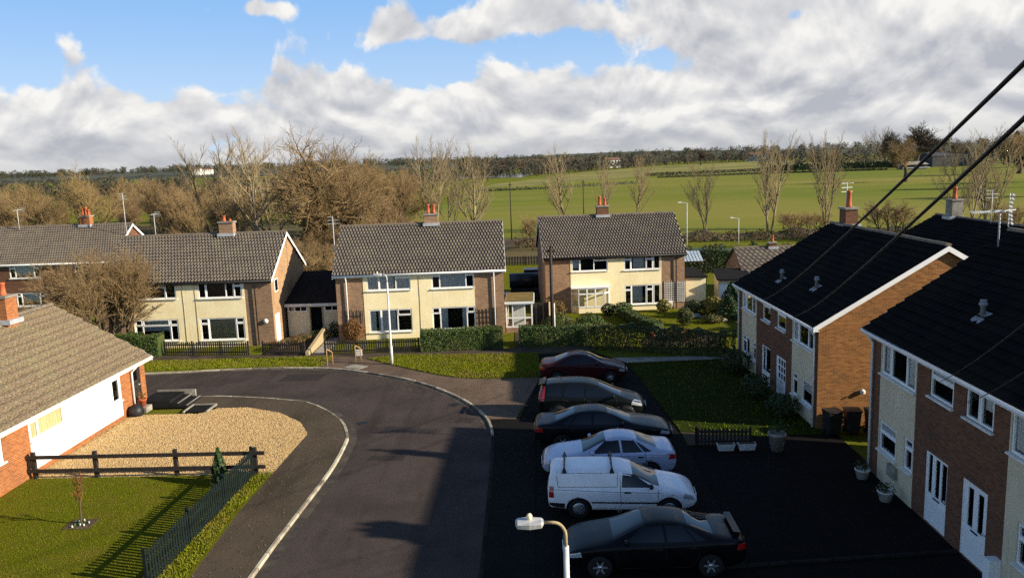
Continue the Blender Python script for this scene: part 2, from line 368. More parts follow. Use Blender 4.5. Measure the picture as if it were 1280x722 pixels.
slab('driveway', [(5.62, 30.15), (5.62, -6), (11.7, -6), (11.7, 31), (8.3, 31), (8.0, 29.95)], .045, 'pavior')
e = MB()
for i in range(12):
    a = (4.3+7.2*i/12, 20.6+.7*i/12); b = (4.3+7.2*(i+.94)/12, 20.6+.7*(i+.94)/12); e.bar((*a, .07), (*b, .07), .09, .09)
struct(e, 'path_edging', 'kerb_worn')

a = MB()
for q in (((-3.9, 33.6), (-3.0, 34.4)), ((-6.9, 29.3), (-5.4, 29.9)), ((-14.2, 41.2), (-11.9, 42.6))):
    (x0, y0), (x1, y1) = q; a.poly([(x0, y0+.1, .0085), (x1-.1, y0, .0085), (x1, y1-.1, .0085), (x0+.15, y1, .0085)])
asphalt('asphalt_patch', (.022, .018, .017), (.062, .052, .048), (.03, .025, .023)); struct(a, 'road_patch', 'asphalt_patch')
def ribbon(pts, w, z, name, m):
    b_ = offset_line(pts, w); mb = MB()
    for i in range(len(pts)-1): mb.quad((*pts[i], z), (*pts[i+1], z), (*b_[i+1], z), (*b_[i], z))
    return struct(mb, name, m)
mat('tar', (.014, .012, .012), (.02, .018, .017), 4, rough=.8, spec=.1); mat('grit', (.05, .04, .033), (.03, .025, .021), 5, (.085, .068, .05), 1.2, rough=1)
ribbon(offset_line(KN, -.02), -.32, .007, 'gutter_grit', 'grit'); ribbon(offset_line(KF[:len(KF)-30], -.02), -.28, .007, 'gutter_grit', 'grit')
def gully(x, y, rz, label):
    o = thing('drain_grate', label, 'drain', (x, y, .009), rz); a = MB(); a.box(-.24, .24, -.24, .24, 0, .006); a.build('frame', 'dark_wood', o)
    for i in range(5): b = MB(); b.box(-.2+.085*i, -.16+.085*i, -.2, .2, .0062, .014); b.build('bar', 'black_plastic', o)
gully(-8.0, 33.9, .5, 'iron drain grate in the road at the tight bend of the near kerb'); gully(-4.15, 36.3, .9, 'iron drain grate beside the far kerb near the shade edge')
# near field, river bank, far meadows
def sheet(name, pts, z, m):
    mb = MB(); mb.poly([(x, y, z) for x, y in pts]); return struct(mb, name, m)
mat('meadow_rough', (.27, .225, .075), (.18, .175, .04), .05, (.12, .13, .03), .02, rough=1, spec=.1)
mat('meadow_mown', (.105, .140, .008), (.165, .170, .014), .045, (.235, .195, .04), .010, rough=1, scale=(.25, 1, 1), spec=.1)
mat('meadow_scrub', (.11, .085, .035), (.085, .08, .03), .2, (.13, .10, .05), .05, rough=1, spec=.1)
sheet('garden_lawn', [(-3.2, 60), (-.2, 60), (0, 86), (-5, 86)], .02, 'grass_lawn')
sheet('scrub', [(-160, 92), (-4, 88), (1.6, 88), (1.6, 108), (-6, 122), (-20, 150), (-160, 200)], .02, 'meadow_scrub')
sheet('field', [(-14, 117), (120, 113), (400, 110), (500, 430), (225, 447), (150, 462), (60, 440), (-10, 352), (-24, 250), (-30, 150)], .03, 'meadow_mown')
sheet('meadow', [(-24, 330), (-10, 352.2), (60, 440.2), (150, 462.2), (225, 447.2), (500, 430.2), (900, 700), (600, 1080), (270, 960), (133, 850), (40, 640), (-22, 380)], .03, 'meadow_rough')
yl = MB(); pl = cr([(-22, 300, .05), (-8, 340, .05), (12, 400, .05), (40, 470, .05), (70, 530, .05)], 5)
for a, b in zip(pl[:-1], pl[1:]): yl.quad((a[0]-3, a[1]-2, .06), (a[0]+3, a[1]+2, .06), (b[0]+3, b[1]+2, .06), (b[0]-3, b[1]-2, .06))
struct(yl, 'track', 'meadow_rough')
# raised earth bank in front of the field
bk = MB(); N = 90
rows = [[], [], [], []]
for i in range(N+1):
    x = -16+116*i/N; h = .55+.3*math.sin(i*1.3)+.25*math.sin(i*.47+1)+random.uniform(-.12, .12)
    y = 110-.02*x
    rows[0].append((x, y-4.5, .01)); rows[1].append((x, y-1.6, max(.25, h))); rows[2].append((x, y+1.2, max(.2, h*.9))); rows[3].append((x, y+4.4, .01))
for r in range(3):
    for i in range(N): bk.quad(rows[r][i], rows[r][i+1], rows[r+1][i+1], rows[r+1][i])
struct(bk, 'earth_bank', 'soil')
sheet('lake', [(-48, 560), (-10, 520), (0, 640), (-60, 720), (-120, 640)], .04, 'water')
# distant rise
hl = MB(); NX = 80
def hz(x):
    return 12+11*math.exp(-((x+1500)/700)**2)+5*math.exp(-((x-100)/500)**2)+6*math.sin(x*.0021+1)*.5+2.0*math.sin(x*.0067)
prev = None
prof = [(1350, 0), (1550, .35), (1800, .8), (2100, 1.), (2500, .9), (3400, .3), (4200, 0)]
for j, (yy, k) in enumerate(prof):
    row = [(-3200+6400*i/NX, yy+60*math.sin(i*.7), hz(-3200+6400*i/NX)*k-.2*(k == 0)) for i in range(NX+1)]
    if prev:
        for i in range(NX): hl.add([prev[i], prev[i+1], row[i+1], row[i]], [(0, 1, 2, 3)], 0, True)
    prev = row
struct(hl, 'hills', 'hill')

# ------------------------------------------------------------------ grass blades and stones
def in_poly(x, y, P):
    c = False; j = len(P)-1
    for i in range(len(P)):
        if (P[i][1] > y) != (P[j][1] > y) and x < (P[j][0]-P[i][0])*(y-P[i][1])/(P[j][1]-P[i][1])+P[i][0]: c = not c
        j = i
    return c
def blades(name, P, n, z, h, label, m=('blade', 'blade_dry'), bw=.018):
    mb = MB(); bx = [min(p[0] for p in P), max(p[0] for p in P), min(p[1] for p in P), max(p[1] for p in P)]; r = random.Random(3); k = 0
    while k < n:
        x = r.uniform(bx[0], bx[1]); y = r.uniform(bx[2], bx[3])
        if not in_poly(x, y, P): continue
        k += 1; a = r.uniform(0, 6.28); hh = h*r.uniform(.5, 1.4); w = bw; dx, dy = math.cos(a), math.sin(a); l = hh*r.uniform(.2, .8)
        mb.add([(x-dy*w, y+dx*w, z), (x+dy*w, y-dx*w, z), (x+dx*l, y+dy*l, z+hh)], [(0, 1, 2)], 0 if r.random() < .8 else 1)
    return tag(mb.build(name, list(m)), label, 'grass', None, 'stuff')
blades('grass', [(-19.3, 17), (-11.1, 17), (-11.1, 27.9), (-19.3, 27.9)], 34000, .09, .032, 'short mown grass of the lawn inside the rail fence', ('blade_lawn', 'blade_lawn'), bw=.012)
blades('grass', [(-10.95, 17), (-10.1, 20.6), (-10.3, 24.9), (-10.2, 28.2), (-10.9, 28.2)], 4500, .09, .06, 'rough grass strip outside the green picket fence')
blades('grass', LW+[(-.2, 45.7), (-3.6, 45.7), (-8.4, 46.1)], 30000, .095, .085, 'tufty grass of the corner verge by the street lamp')
blades('grass', [(-30, 43.6), (-19, 44.0), (-15.4, 44.15), (-12.5, 44.0), (-12.4, 46.3), (-30, 46.3)], 22000, .08, .08, 'tufty grass of the long verge in front of the houses')
blades('grass', [(4.8, 43), (5.65, 31.8), (8.4, 31.1), (11.1, 31.1), (10.7, 43.3)], 2600, .06, .06, 'sparse grass tufts in front of the far terrace')
mat('dead_leaf', (.10, .06, .03), (.06, .04, .022), 6, rough=1); mat('dead_leaf_pale', (.2, .15, .09), (.13, .1, .06), 6, rough=1)
def litter(P, n, z, label):
    mb = MB(); r = random.Random(8); bx = [min(p[0] for p in P), max(p[0] for p in P), min(p[1] for p in P), max(p[1] for p in P)]; k = 0
    while k < n:
        x = r.uniform(bx[0], bx[1]); y = r.uniform(bx[2], bx[3])
        if not in_poly(x, y, P): continue
        k += 1; a = r.uniform(0, 6.28); q = r.uniform(.02, .045); c, d = math.cos(a)*q, math.sin(a)*q
        mb.add([(x+c, y+d, z+r.uniform(0, .02)), (x-d*.6, y+c*.6, z+.004), (x-c, y-d, z+r.uniform(0, .02)), (x+d*.6, y-c*.6, z+.006)], [(0, 1, 2, 3)], r.choice([0, 0, 1]))
    return tag(mb.build('fallen_leaves', ['dead_leaf', 'dead_leaf_pale']), label, 'leaves', None, 'stuff')
litter([(-12.4, 44.2), (-2.6, 34.6), (-.6, 34.2), (-.4, 40.2), (-8, 43.2), (-12.3, 46.2)], 900, .088, 'dead leaves and grit scattered on the corner pavement')
litter([(-9.98, 18), (-8.4, 18), (-8.4, 32), (-9.2, 34.5), (-11, 36.5), (-15, 37.9), (-15, 36.7), (-12, 35.8), (-10, 33), (-10.1, 28)], 650, .097, 'dead leaves and grit scattered on the pavement beside the gravel yard')
litter([(-40, 46.4), (-12, 46.4), (-7, 46.4), (-7, 46.8), (-40, 47.2)], 500, .078, 'dead leaves on the path below the picket fences')
def stones(name, P, n, z, label):
    mb = MB(); r = random.Random(5); bx = [min(p[0] for p in P), max(p[0] for p in P), min(p[1] for p in P), max(p[1] for p in P)]; k = 0
    while k < n:
        x = r.uniform(bx[0], bx[1]); y = r.uniform(bx[2], bx[3])
        if not in_poly(x, y, P): continue
        k += 1; s = r.uniform(.014, .034); a = r.uniform(0, 6.28); c, d = math.cos(a)*s, math.sin(a)*s; e_ = r.uniform(.5, .9)
        mb.add([(x+c, y+d, z), (x-d*e_, y+c*e_, z), (x-c, y-d, z), (x+d*e_, y-c*e_, z), (x, y, z+s*r.uniform(.8, 1.3))], [(0, 1, 4), (1, 2, 4), (2, 3, 4), (3, 0, 4)])
    return tag(mb.build(name, 'pebble'), label, 'gravel', None, 'stuff')
stones('gravel', [(-19.2, 28.2), (-10.25, 28.2), (-10.1, 31), (-10.07, 32.4), (-10.86, 34), (-12.2, 35.4), (-14.1, 36.4), (-15.5, 36.3), (-16.1, 35.6), (-19.2, 35.6)], 44000, .098, 'loose golden stones of the gravel front yard')

# ------------------------------------------------------------------ houses
def wall_rect(mb, x0, x1, z0, z1, y, ops, rev=.12, m=0):
    ops = [o for o in ops if o[0] < x1-1e-3 and o[1] > x0+1e-3]
    X = sorted({x0, x1, *[max(x0, o[0]) for o in ops], *[min(x1, o[1]) for o in ops]})
    Z = sorted({z0, z1, *[min(max(z0, o[2]), z1) for o in ops], *[min(max(z0, o[3]), z1) for o in ops]})
    for a, b in zip(X[:-1], X[1:]):
        for c, d in zip(Z[:-1], Z[1:]):
            mx, mz = (a+b)/2, (c+d)/2
            if any(o[0] < mx < o[1] and o[2] < mz < o[3] for o in ops): continue
            mb.quad((a, y, c), (b, y, c), (b, y, d), (a, y, d), m)
    for o in ops:
        a, b, c, d = o[:4]; r = y+rev
        mb.quad((a, y, c), (a, y, d), (a, r, d), (a, r, c), m); mb.quad((b, y, d), (b, y, c), (b, r, c), (b, r, d), m)
        mb.quad((a, y, d), (b, y, d), (b, r, d), (a, r, d), m); mb.quad((b, y, c), (a, y, c), (a, r, c), (b, r, c), m)
        q = y+.9
        mb.quad((a, r, c), (a, r, d), (a-.2, q, d), (a-.2, q, c), 1); mb.quad((b, r, d), (b, r, c), (b+.2, q, c), (b+.2, q, d), 1)
        mb.quad((a, r, d), (b, r, d), (b+.2, q, d), (a-.2, q, d), 1); mb.quad((b, r, c), (a, r, c), (a-.2, q, c), (b+.2, q, c), 1)
        mb.quad((a-.2, q, c), (b+.2, q, c), (b+.2, q, d), (a-.2, q, d), 1)
def window(par, x0, x1, z0, z1, y, bays, curt=None, sill=True, M=None, cm='curtain', fw=.072):
    f = MB(); p = MB(); ya, yb = y+.035, y+.095
    f.box(x0, x1, ya, yb, z0, z0+fw); f.box(x0, x1, ya, yb, z1-fw, z1); f.box(x0, x0+fw, ya+.001, yb, z0+fw, z1-fw); f.box(x1-fw, x1, ya+.001, yb, z0+fw, z1-fw)
    tot = sum(b[0] for b in bays); x = x0; W = x1-x0
    for i, b in enumerate(bays):
        w = W*b[0]/tot; a, c = x, x+w
        if i: f.box(a-fw/2, a+fw/2, ya+.002, yb, z0+fw, z1-fw)
        def sash(zz0, zz1, aa, cc):
            s = .045; u0, u1 = ya-.018, ya+.03
            f.box(aa, cc, u0, u1, zz0, zz0+s); f.box(aa, cc, u0, u1, zz1-s, zz1); f.box(aa, aa+s, u0+.001, u1, zz0+s, zz1-s); f.box(cc-s, cc, u0+.001, u1, zz0+s, zz1-s)
        ia, ic = a+fw*.5, c-fw*.5
        if b[1]:
            zt = z1-(z1-z0)*b[1]; f.box(a+fw/2, c-fw/2, ya+.003, yb, zt-fw/2, zt+fw/2)
            sash(zt+fw*.3, z1-fw*.4, ia, ic)
            if len(b) > 2: sash(z0+fw*.4, zt-fw*.3, ia, ic)
        elif len(b) > 2: sash(z0+fw*.4, z1-fw*.4, ia, ic)
        x += w
    p.quad((x0, y+.07, z0), (x1, y+.07, z0), (x1, y+.07, z1), (x0, y+.07, z1))
    fo = f.build('window', 'upvc', par); p.build('pane', 'glass', fo)
    if sill:
        s = MB(); s.box(x0-.06, x1+.06, y-.09, y+.036, z0-.055, z0-.002); s.build('sill', 'sill_white', fo)
    if curt:
        c = MB()
        for a, b, hh in curt:
            xa, xb = x0+W*a, x0+W*b; n = max(6, int((xb-xa)/.035)); pts = [(xa+(xb-xa)*i/n, y+.105+.014*math.sin(i*1.25+a*7)) for i in range(n+1)]
            zb = z1-(z1-z0)*hh
            for u, v in zip(pts[:-1], pts[1:]): c.add([(u[0], u[1], zb), (v[0], v[1], zb), (v[0], v[1], z1), (u[0], u[1], z1)], [(0, 1, 2, 3)], 0, True)
        c.build('curtain', cm, fo)
    return fo
def door(par, x0, x1, z0, z1, y, style, m='upvc'):
    d = MB(); ya, yb = y+.03, y+.10; fw = .06
    d.box(x0, x0+fw, ya, yb, z0, z1); d.box(x1-fw, x1, ya, yb, z0, z1); d.box(x0+fw, x1-fw, ya, yb, z1-fw, z1)
    a, b = x0+fw, x1-fw; pn = MB(); mm = 0
    def leaf(a, b, lights, bars=0):
        d.box(a, b, y+.05, y+.095, z0, z0+(z1-z0)*.06)
        zs0 = z0+(z1-z0)*.06; zt = z1-fw-.02
        d.box(a, b, y+.052, y+.093, zt-.0, z1-fw)
        # stiles and lower panel
        lt = [(a+(b-a)*u, a+(b-a)*v, z0+(z1-z0)*p, z0+(z1-z0)*q) for u, v, p, q in lights]
        X = sorted({a, b, *[l[0] for l in lt], *[l[1] for l in lt]}); Z = sorted({zs0, zt, *[min(l[2], zt) for l in lt], *[min(l[3], zt) for l in lt]})
        for p, q in zip(X[:-1], X[1:]):
            for r, s in zip(Z[:-1], Z[1:]):
                if any(l[0] < (p+q)/2 < l[1] and l[2] < (r+s)/2 < l[3] for l in lt):
                    pn.quad((p, y+.075, r), (q, y+.075, r), (q, y+.075, s), (p, y+.075, s)); continue
                d.box(p, q, y+.054, y+.091, r, s)
        d.box(a+(b-a)*.15, b-(b-a)*.15, y+.044, y+.055, z0+(z1-z0)*.12, z0+(z1-z0)*.36)
    if style == 'half':
        w = (b-a); s = a+w*.3; leaf(a, s, [(.15, .85, .42, .96)]); d.box(s-.03, s+.03, y+.031, y+.099, z0, z1-fw); leaf(s+.03, b, [(.1, .42, .42, .95), (.56, .92, .42, .95)])
    elif style == 'two':
        leaf(a, b, [(.16, .40, .42, .92), (.60, .84, .42, .92)])
    elif style == 'grid':
        leaf(a, b, [(.12+.27*i, .34+.27*i, .45+.17*j, .59+.17*j) for i in range(3) for j in range(3)])
    elif style == 'glazed':
        leaf(a, a+(b-a)*.35, [(.1, .9, .1, .96)]); leaf(a+(b-a)*.35, b, [(.08, .92, .08, .96)])
    else:
        leaf(a, b, [(.2, .8, .6, .9)])
    do = d.build('door', m, par); pn.build('pane', 'glass', do)
    h = MB(); h.box(b-.14, b-.02, y+.0, y+.05, z0+(z1-z0)*.46, z0+(z1-z0)*.48); h.build('handle', 'galv', do)
    h = MB(); h.box(a+(b-a)*.35, a+(b-a)*.65, y+.035, y+.053, z0+(z1-z0)*.38, z0+(z1-z0)*.40); h.build('letterbox', 'black_plastic', do)
    return do
def tile_slope(mb, x0, x1, y0, z0, y1, z1, p=.37, course=.37, A=.035, step=.045, jit=.012, sg=1, per=6):
    L = math.hypot(y1-y0, z1-z0); nc = max(1, round(L/course)); npd = max(1, round((x1-x0)/p)); n = npd*per
    ty, tz = (y1-y0)/L, (z1-z0)/L; ny, nz = -tz*sg, abs(ty)
    if nz < 0: ny, nz = -ny, -nz
    ny = -tz if y1 > y0 else tz
    w = [A*(.5+.5*math.cos(2*math.pi*i/per))**1.1 for i in range(n+1)]
    w2 = w[per//2:]+w[1:per//2+1]; rows = []
    for k in range(nc):
        for q, hh in ((0, step), (1, 0)):
            w_k = w if k % 2 else w2
            v = L*(k+q)/nc; j = random.uniform(-jit, jit) if q == 0 else 0
            rows.append([(x0+(x1-x0)*i/n, y0+ty*v+ny*(w_k[i]+hh+j+(random.uniform(-jit, jit) if q == 0 else 0)), z0+tz*v+nz*(w_k[i]+hh+j)) for i in range(n+1)])
    vs = [v for r in rows for v in r]; W = n+1
    fs = [(r*W+i, r*W+i+1, (r+1)*W+i+1, (r+1)*W+i) for r in range(len(rows)-1) for i in range(n)]
    mb.add(vs, fs, 0)
def house(name, label, cat, loc, rz, w, d, eave, ridge, front, ops, group=None, brk='brick_brown', side=None, roof='tile_brown', tp=.21, tc=.32, ta=.06, ohf=.28, ohs=.14, panel='cream',
          chims=(), dps=(), barge=True, dpm='upvc', sideops=None, base=0., gutm='upvc', per=4, fm='upvc'):
    """front: rendered panels (x0,x1,z0,z1); ops: ('w'|'d', x0,x1,z0,z1,...)"""
    H = thing(name, label, cat, loc, rz, group)
    rects = [o[1:5] for o in ops]
    wl = MB()
    # brick front: everything not covered by a rendered panel (full-height panels split it)
    holes = rects+[(a, b, c, dd) for a, b, c, dd in front]
    X = sorted({0, w, *[h for r in holes for h in r[:2]]}); Z = sorted({0, eave, *[min(max(h, 0), eave) for r in holes for h in r[2:4]]})
    for a, b in zip(X[:-1], X[1:]):
        for c, e_ in zip(Z[:-1], Z[1:]):
            if any(r[0] < (a+b)/2 < r[1] and r[2] < (c+e_)/2 < r[3] for r in holes): continue
            wl.quad((a, 0, c), (b, 0, c), (b, 0, e_), (a, 0, e_))
    for r in rects:
        if not any(f[0]-.01 <= r[0] and r[1] <= f[1]+.01 and f[2]-.01 <= r[2] and r[3] <= f[3]+.01 for f in front):
            t2 = MB(); wall_rect(t2, r[0]-1e-4, r[1]+1e-4, r[2]-1e-4, r[3]+1e-4, 0, [r])
            wl.add(t2.v, t2.f, 0); wl.m[-len(t2.f):] = t2.m
    wl.quad((w, d, 0), (0, d, 0), (0, d, eave), (w, d, eave))
    sm = 0 if not side else 2
    yr = d/2
    so = sideops or []
    for xx, sgn in ((0, -1), (w, 1)):
        wl.poly([(xx, 0, 0), (xx, d, 0), (xx, d, eave), (xx, yr, ridge-.05), (xx, 0, eave)][::sgn], sm)
    wl.build('wall', [brk, 'interior', side or brk], H)
    for f in front:
        pm = MB(); inr = [r for r in rects if f[0]-.01 <= r[0] and r[1] <= f[1]+.01 and f[2]-.01 <= r[2] and r[3] <= f[3]+.01]
        wall_rect(pm, f[0], f[1], f[2], f[3], -.02, inr, .14)
        for a in (f[0], f[1]): pm.quad((a, -.02, f[2]), (a, .01, f[2]), (a, .01, f[3]), (a, -.02, f[3]))
        pm.quad((f[0], -.02, f[2]), (f[1], -.02, f[2]), (f[1], .01, f[2]), (f[0], .01, f[2])); pm.quad((f[0], -.02, f[3]), (f[1], -.02, f[3]), (f[1], .01, f[3]), (f[0], .01, f[3]))
        pm.build('render_panel', [panel, 'interior'], H)
    for o in ops:
        inp = any(f[0]-.01 <= o[1] and o[2] <= f[1]+.01 and f[2]-.01 <= o[3] and o[4] <= f[3]+.01 for f in front)
        y = -.02 if inp else 0.
        if o[0] == 'w': window(H, o[1], o[2], o[3], o[4], y, o[5], o[6] if len(o) > 6 else None, cm=o[7] if len(o) > 7 else 'curtain')
        else: door(H, o[1], o[2], o[3], o[4], y, o[5], o[6] if len(o) > 6 else 'upvc')
    # roof
    sl = (ridge-eave)/yr
    ze = eave-ohf*sl+.06
    rf = MB()
    tile_slope(rf, -ohs, w+ohs, -ohf, ze, yr, ridge+.06, tp, tc, ta, per=per)
    tile_slope(rf, -ohs, w+ohs, d+ohf, ze, yr, ridge+.06, tp, tc, ta, per=per)
    b0, b1 = ze-.05, ridge-.0
    rf.quad((-ohs, -ohf, b0), (-ohs, yr, b1), (w+ohs, yr, b1), (w+ohs, -ohf, b0)); rf.quad((-ohs, d+ohf, b0), (w+ohs, d+ohf, b0), (w+ohs, yr, b1), (-ohs, yr, b1))
    n = max(2, int((w+2*ohs)/.45)); L = (w+2*ohs)/n
    for i in range(n):
        xa = -ohs+L*i; xb = xa+L-.012; prof = [(.13*math.cos(a), .11*math.sin(a)) for a in [math.pi*k/6 for k in range(7)]]; zc = ridge+.05+random.uniform(-.006, .006)
        vs = [(xa, yr+py, zc+pz) for py, pz in prof]+[(xb, yr+py, zc+pz) for py, pz in prof]
        rf.add(vs, [(k, k+1, k+8, k+7) for k in range(6)]+[tuple(range(6, -1, -1)), tuple(range(7, 14))], 1)
    rf.build('roof', [roof, 'ridge_tile'], H)
    if barge:
        for xx in (-ohs-.02, w+ohs-.005):
            bb = MB(); za, zb = ze, ridge+.03; sec = []
            for y_, z_ in ((-ohf, za), (yr, zb), (d+ohf, za)): sec += [(xx, y_, z_-.2), (xx+.025, y_, z_-.2), (xx+.025, y_, z_+.015), (xx, y_, z_+.015)]
            bb.add(sec, [(i*4+k, i*4+(k+1) % 4, i*4+4+(k+1) % 4, i*4+4+k) for i in range(2) for k in range(4)]+[(3, 2, 1, 0), (8, 9, 10, 11)])
            bb.build('bargeboard', 'upvc', H)
    fs = MB(); fs.box(-ohs+.01, w+ohs-.01, -ohf+.05, -ohf+.075, ze-.17, ze-.005); fs.box(-ohs+.01, w+ohs-.01, -ohf+.076, 0-.022, ze-.168, ze-.15); fs.build('fascia', fm, H)
    gt = MB(); gt.tube([(-ohs, -ohf-.01, ze-.05), (w+ohs, -ohf-.01, ze-.05)], .055, 8); gt.build('gutter', gutm, H)
    for x in dps:
        q = MB(); q.tube([(x, -ohf, ze-.06), (x, -ohf+.02, ze-.14), (x, -.1, ze-.4), (x, -.09, .05)], .042, 8); q.build('downpipe', dpm, H)
    for cx, cy, cw, cd, z0, z1, pots, cm in chims:
        c = MB(); c.box(cx-cw/2, cx+cw/2, cy-cd/2, cy+cd/2, z0, z1); c.box(cx-cw/2-.06, cx+cw/2+.06, cy-cd/2-.06, cy+cd/2+.06, z1, z1+.10, 1); c.box(cx-cw/2-.1, cx+cw/2+.1, cy-cd/2-.16, cy+cd/2+.16, ridge-.10, ridge+.10, 2)
        co = c.build('chimney', [cm, 'concrete', 'lead'], H)
        for px, h, r in pots:
            k = MB(); k.lathe([(0, 0), (r*1.1, 0), (r*1.05, h*.15), (r*.9, h*.2), (r*.8, h*.85), (r*.95, h*.87), (r*.95, h), (r*.7, h), (r*.6, h*.7), (0, h*.7)], 14)
            k.build('chimney_pot', 'terracotta', co, loc=(cx+px, cy, z1+.1))
    return H
T3 = [(.30, None, 's'), (.38, None), (.34, .28)]
SB = [(.19, .27), (.62, None), (.19, .27)]
W = 'w'
HG = 'cream rendered semi-detached houses across the road'
h1 = house('semi_detached_house', 'cream house with white-edged gable beside the low black-roofed store, chimney with one pot', 'house', (-28.2, 50.0, 0), R_(1), 11.0, 7.7, 4.42, 6.95,
    [(1.9, 9.25, 0.0, 4.3)], [(W, 2.0, 4.85, 3.25, 4.28, [(.3, None), (.44, .3), (.26, None, 's')], [(.0, .25, .8)]), (W, 6.25, 9.1, 3.2, 4.28, [(.2, None, 's'), (.46, None), (.18, None), (.2, .3, 's')], [(.2, .64, 1)], 'curtain_dark'),
     (W, 1.95, 4.8, .5, 1.92, [(.18, .28), (.62, .3), (.2, .28, 's')], [(.2, .8, .55)]), (W, 6.2, 9.1, .45, 1.9, [(.2, .25, 's'), (.6, None), (.2, .25, 's')], [(.2, .8, 1)], 'curtain_warm')],
    HG, dps=(9.95,), dpm='black_plastic', gutm='black_plastic', fm='dark_wood', chims=[(7.1, 3.85, .95, .62, 6.3, 7.75, [(-.18, .38, .13), (.22, .16, .1)], 'brick_brown')], side='brick_tan')
h2 = house('semi_detached_house', 'cream house behind the street lamp with white downpipes at both ends', 'house', (-13.2, 50.88, 0), R_(4), 10.9, 7.7, 4.45, 7.12,
    [(1.75, 8.97, 0.0, 4.32)], [(W, 1.98, 4.83, 3.23, 4.31, T3, [(0, .62, .95), (.64, 1, .9)]), (W, 6.2, 8.96, 3.2, 4.31, SB, [(.18, .82, .92)]),
     (W, 2.02, 4.82, .47, 1.97, T3, [(0, .16, 1), (.22, .62, 1)]), (W, 6.15, 8.96, .47, 1.95, SB, [(.2, .36, 1), (.7, .82, 1)])],
    HG, dps=(.68, 10.25), chims=[(6.15, 3.85, .92, .62, 6.5, 7.75, [(-.2, .62, .12), (.18, .62, .12)], 'brick_brown')], side='brick_tan')
h3 = house('semi_detached_house', 'cream house with a white bay window, farthest of the three beyond the scruffy hedge', 'house', (.45, 58.1, 0), R_(4), 10.3, 7.7, 4.25, 6.8,
    [(1.85, 8.57, 0.0, 4.14)], [(W, 1.94, 4.6, 3.06, 4.13, [(.24, None, 's'), (.38, None), (.38, .3)], [(.0, .2, .8)]), (W, 5.8, 8.5, 3.02, 4.13, [(.2, .3, 's'), (.4, None), (.2, .3, 's'), (.2, None, 's')], [(.25, .55, .95)]),
     (W, 5.83, 8.5, .45, 1.9, [(.2, .25, 's'), (.4, None), (.2, .25, 's'), (.2, None, 's')], [(.2, .5, .9)])],
    HG, dps=(9.65,), dpm='black_plastic', gutm='black_plastic', fm='dark_wood', chims=[(4.85, 3.85, .9, .62, 6.2, 7.5, [(-.2, .7, .13), (.2, .55, .13)], 'brick_dark')])
# bay window of the last house
bp = MB(); bq = MB(); B = [(1.9, -.02), (2.35, -.55), (4.2, -.55), (4.65, -.02)]; bw = MB()
for (xa, ya), (xb, yb), nb in ((B[0], B[1], 1), (B[1], B[2], 3), (B[2], B[3], 1)):
    bw.quad((xa, ya, 0), (xb, yb, 0), (xb, yb, .5), (xa, ya, .5))
    for z in (.5, 1.46, 1.84): bp.bar((xa, ya, z), (xb, yb, z), .07, .09)
    for i in range(nb+1):
        t = i/nb; x, y = xa+(xb-xa)*t, ya+(yb-ya)*t; bp.box(x-.045, x+.045, y-.045, y+.045, .5, 1.86)
    bq.quad((xa, ya, .5), (xb, yb, .5), (xb, yb, 1.85), (xa, ya, 1.85))
bp.box(1.82, 4.73, -.64, .0, 1.88, 1.98)
bo = bp.build('bay_window', 'upvc', h3); bq.build('pane', 'glass', bo); bw.build('bay_base', 'cream', bo)
h0 = house('terraced_house', 'red-brown brick house at the left edge, partly behind the bare spreading bush', 'house', (-54.5, 63, 0), 0, 20, 7.9, 4.5, 7.05,
    [], [(W, 11.6, 14.1, 3.2, 4.3, SB, [(.2, .8, .8)]), (W, 11.9, 14.3, .9, 2.0, SB, [(.2, .8, .7)]), (W, 17.0, 18.6, 3.2, 4.3, SB, [(.2, .8, .9)]), (W, 17.0, 18.6, .8, 1.9, SB), (W, 5, 7.5, 3.2, 4.3, SB), (W, 5, 7.5, .8, 1.9, SB)], None,
    brk='brick_dark', chims=[(16.2, 3.95, .85, .6, 6.4, 7.8, [(-.22, .62, .12), (.05, .7, .13), (.26, .5, .12)], 'brick_red')])
bung = house('bungalow', 'orange brick bungalow with white boarded front and weathered tile roof by the gravel yard', 'bungalow', (-19.4, 16, 0), R_(90), 21.4, 8.6, 2.62, 5.1,
    [(12.35, 19.05, .3, 2.5)], [(W, 9.2, 10.85, 1.25, 2.42, [(.3, .3, 's'), (.7, None)], [(0, 1, 1)]), (W, 12.4, 14.65, 1.42, 2.4, [(.25, .25, 's'), (.75, None)], [(0, 1, 1)], 'curtain_warm'),
     (W, 16.5, 19.0, 1.05, 2.42, [(.72, None), (.28, .22, 's')], [(0, .72, 1)]), ('d', 20.2, 20.95, .35, 2.3, 'plain', 'dark_wood')], None, brk='brick_red', roof='tile_bungalow', tp=.33, tc=.42, ta=.045, panel='white_board',
    chims=[(17.75, 4.0, .75, .62, 4.2, 6.15, [(0, .55, .14)], 'brick_red')], dps=(20.0,), ohf=.38)
RW = [(.28, None, 's'), (.44, None), (.28, None, 's')]
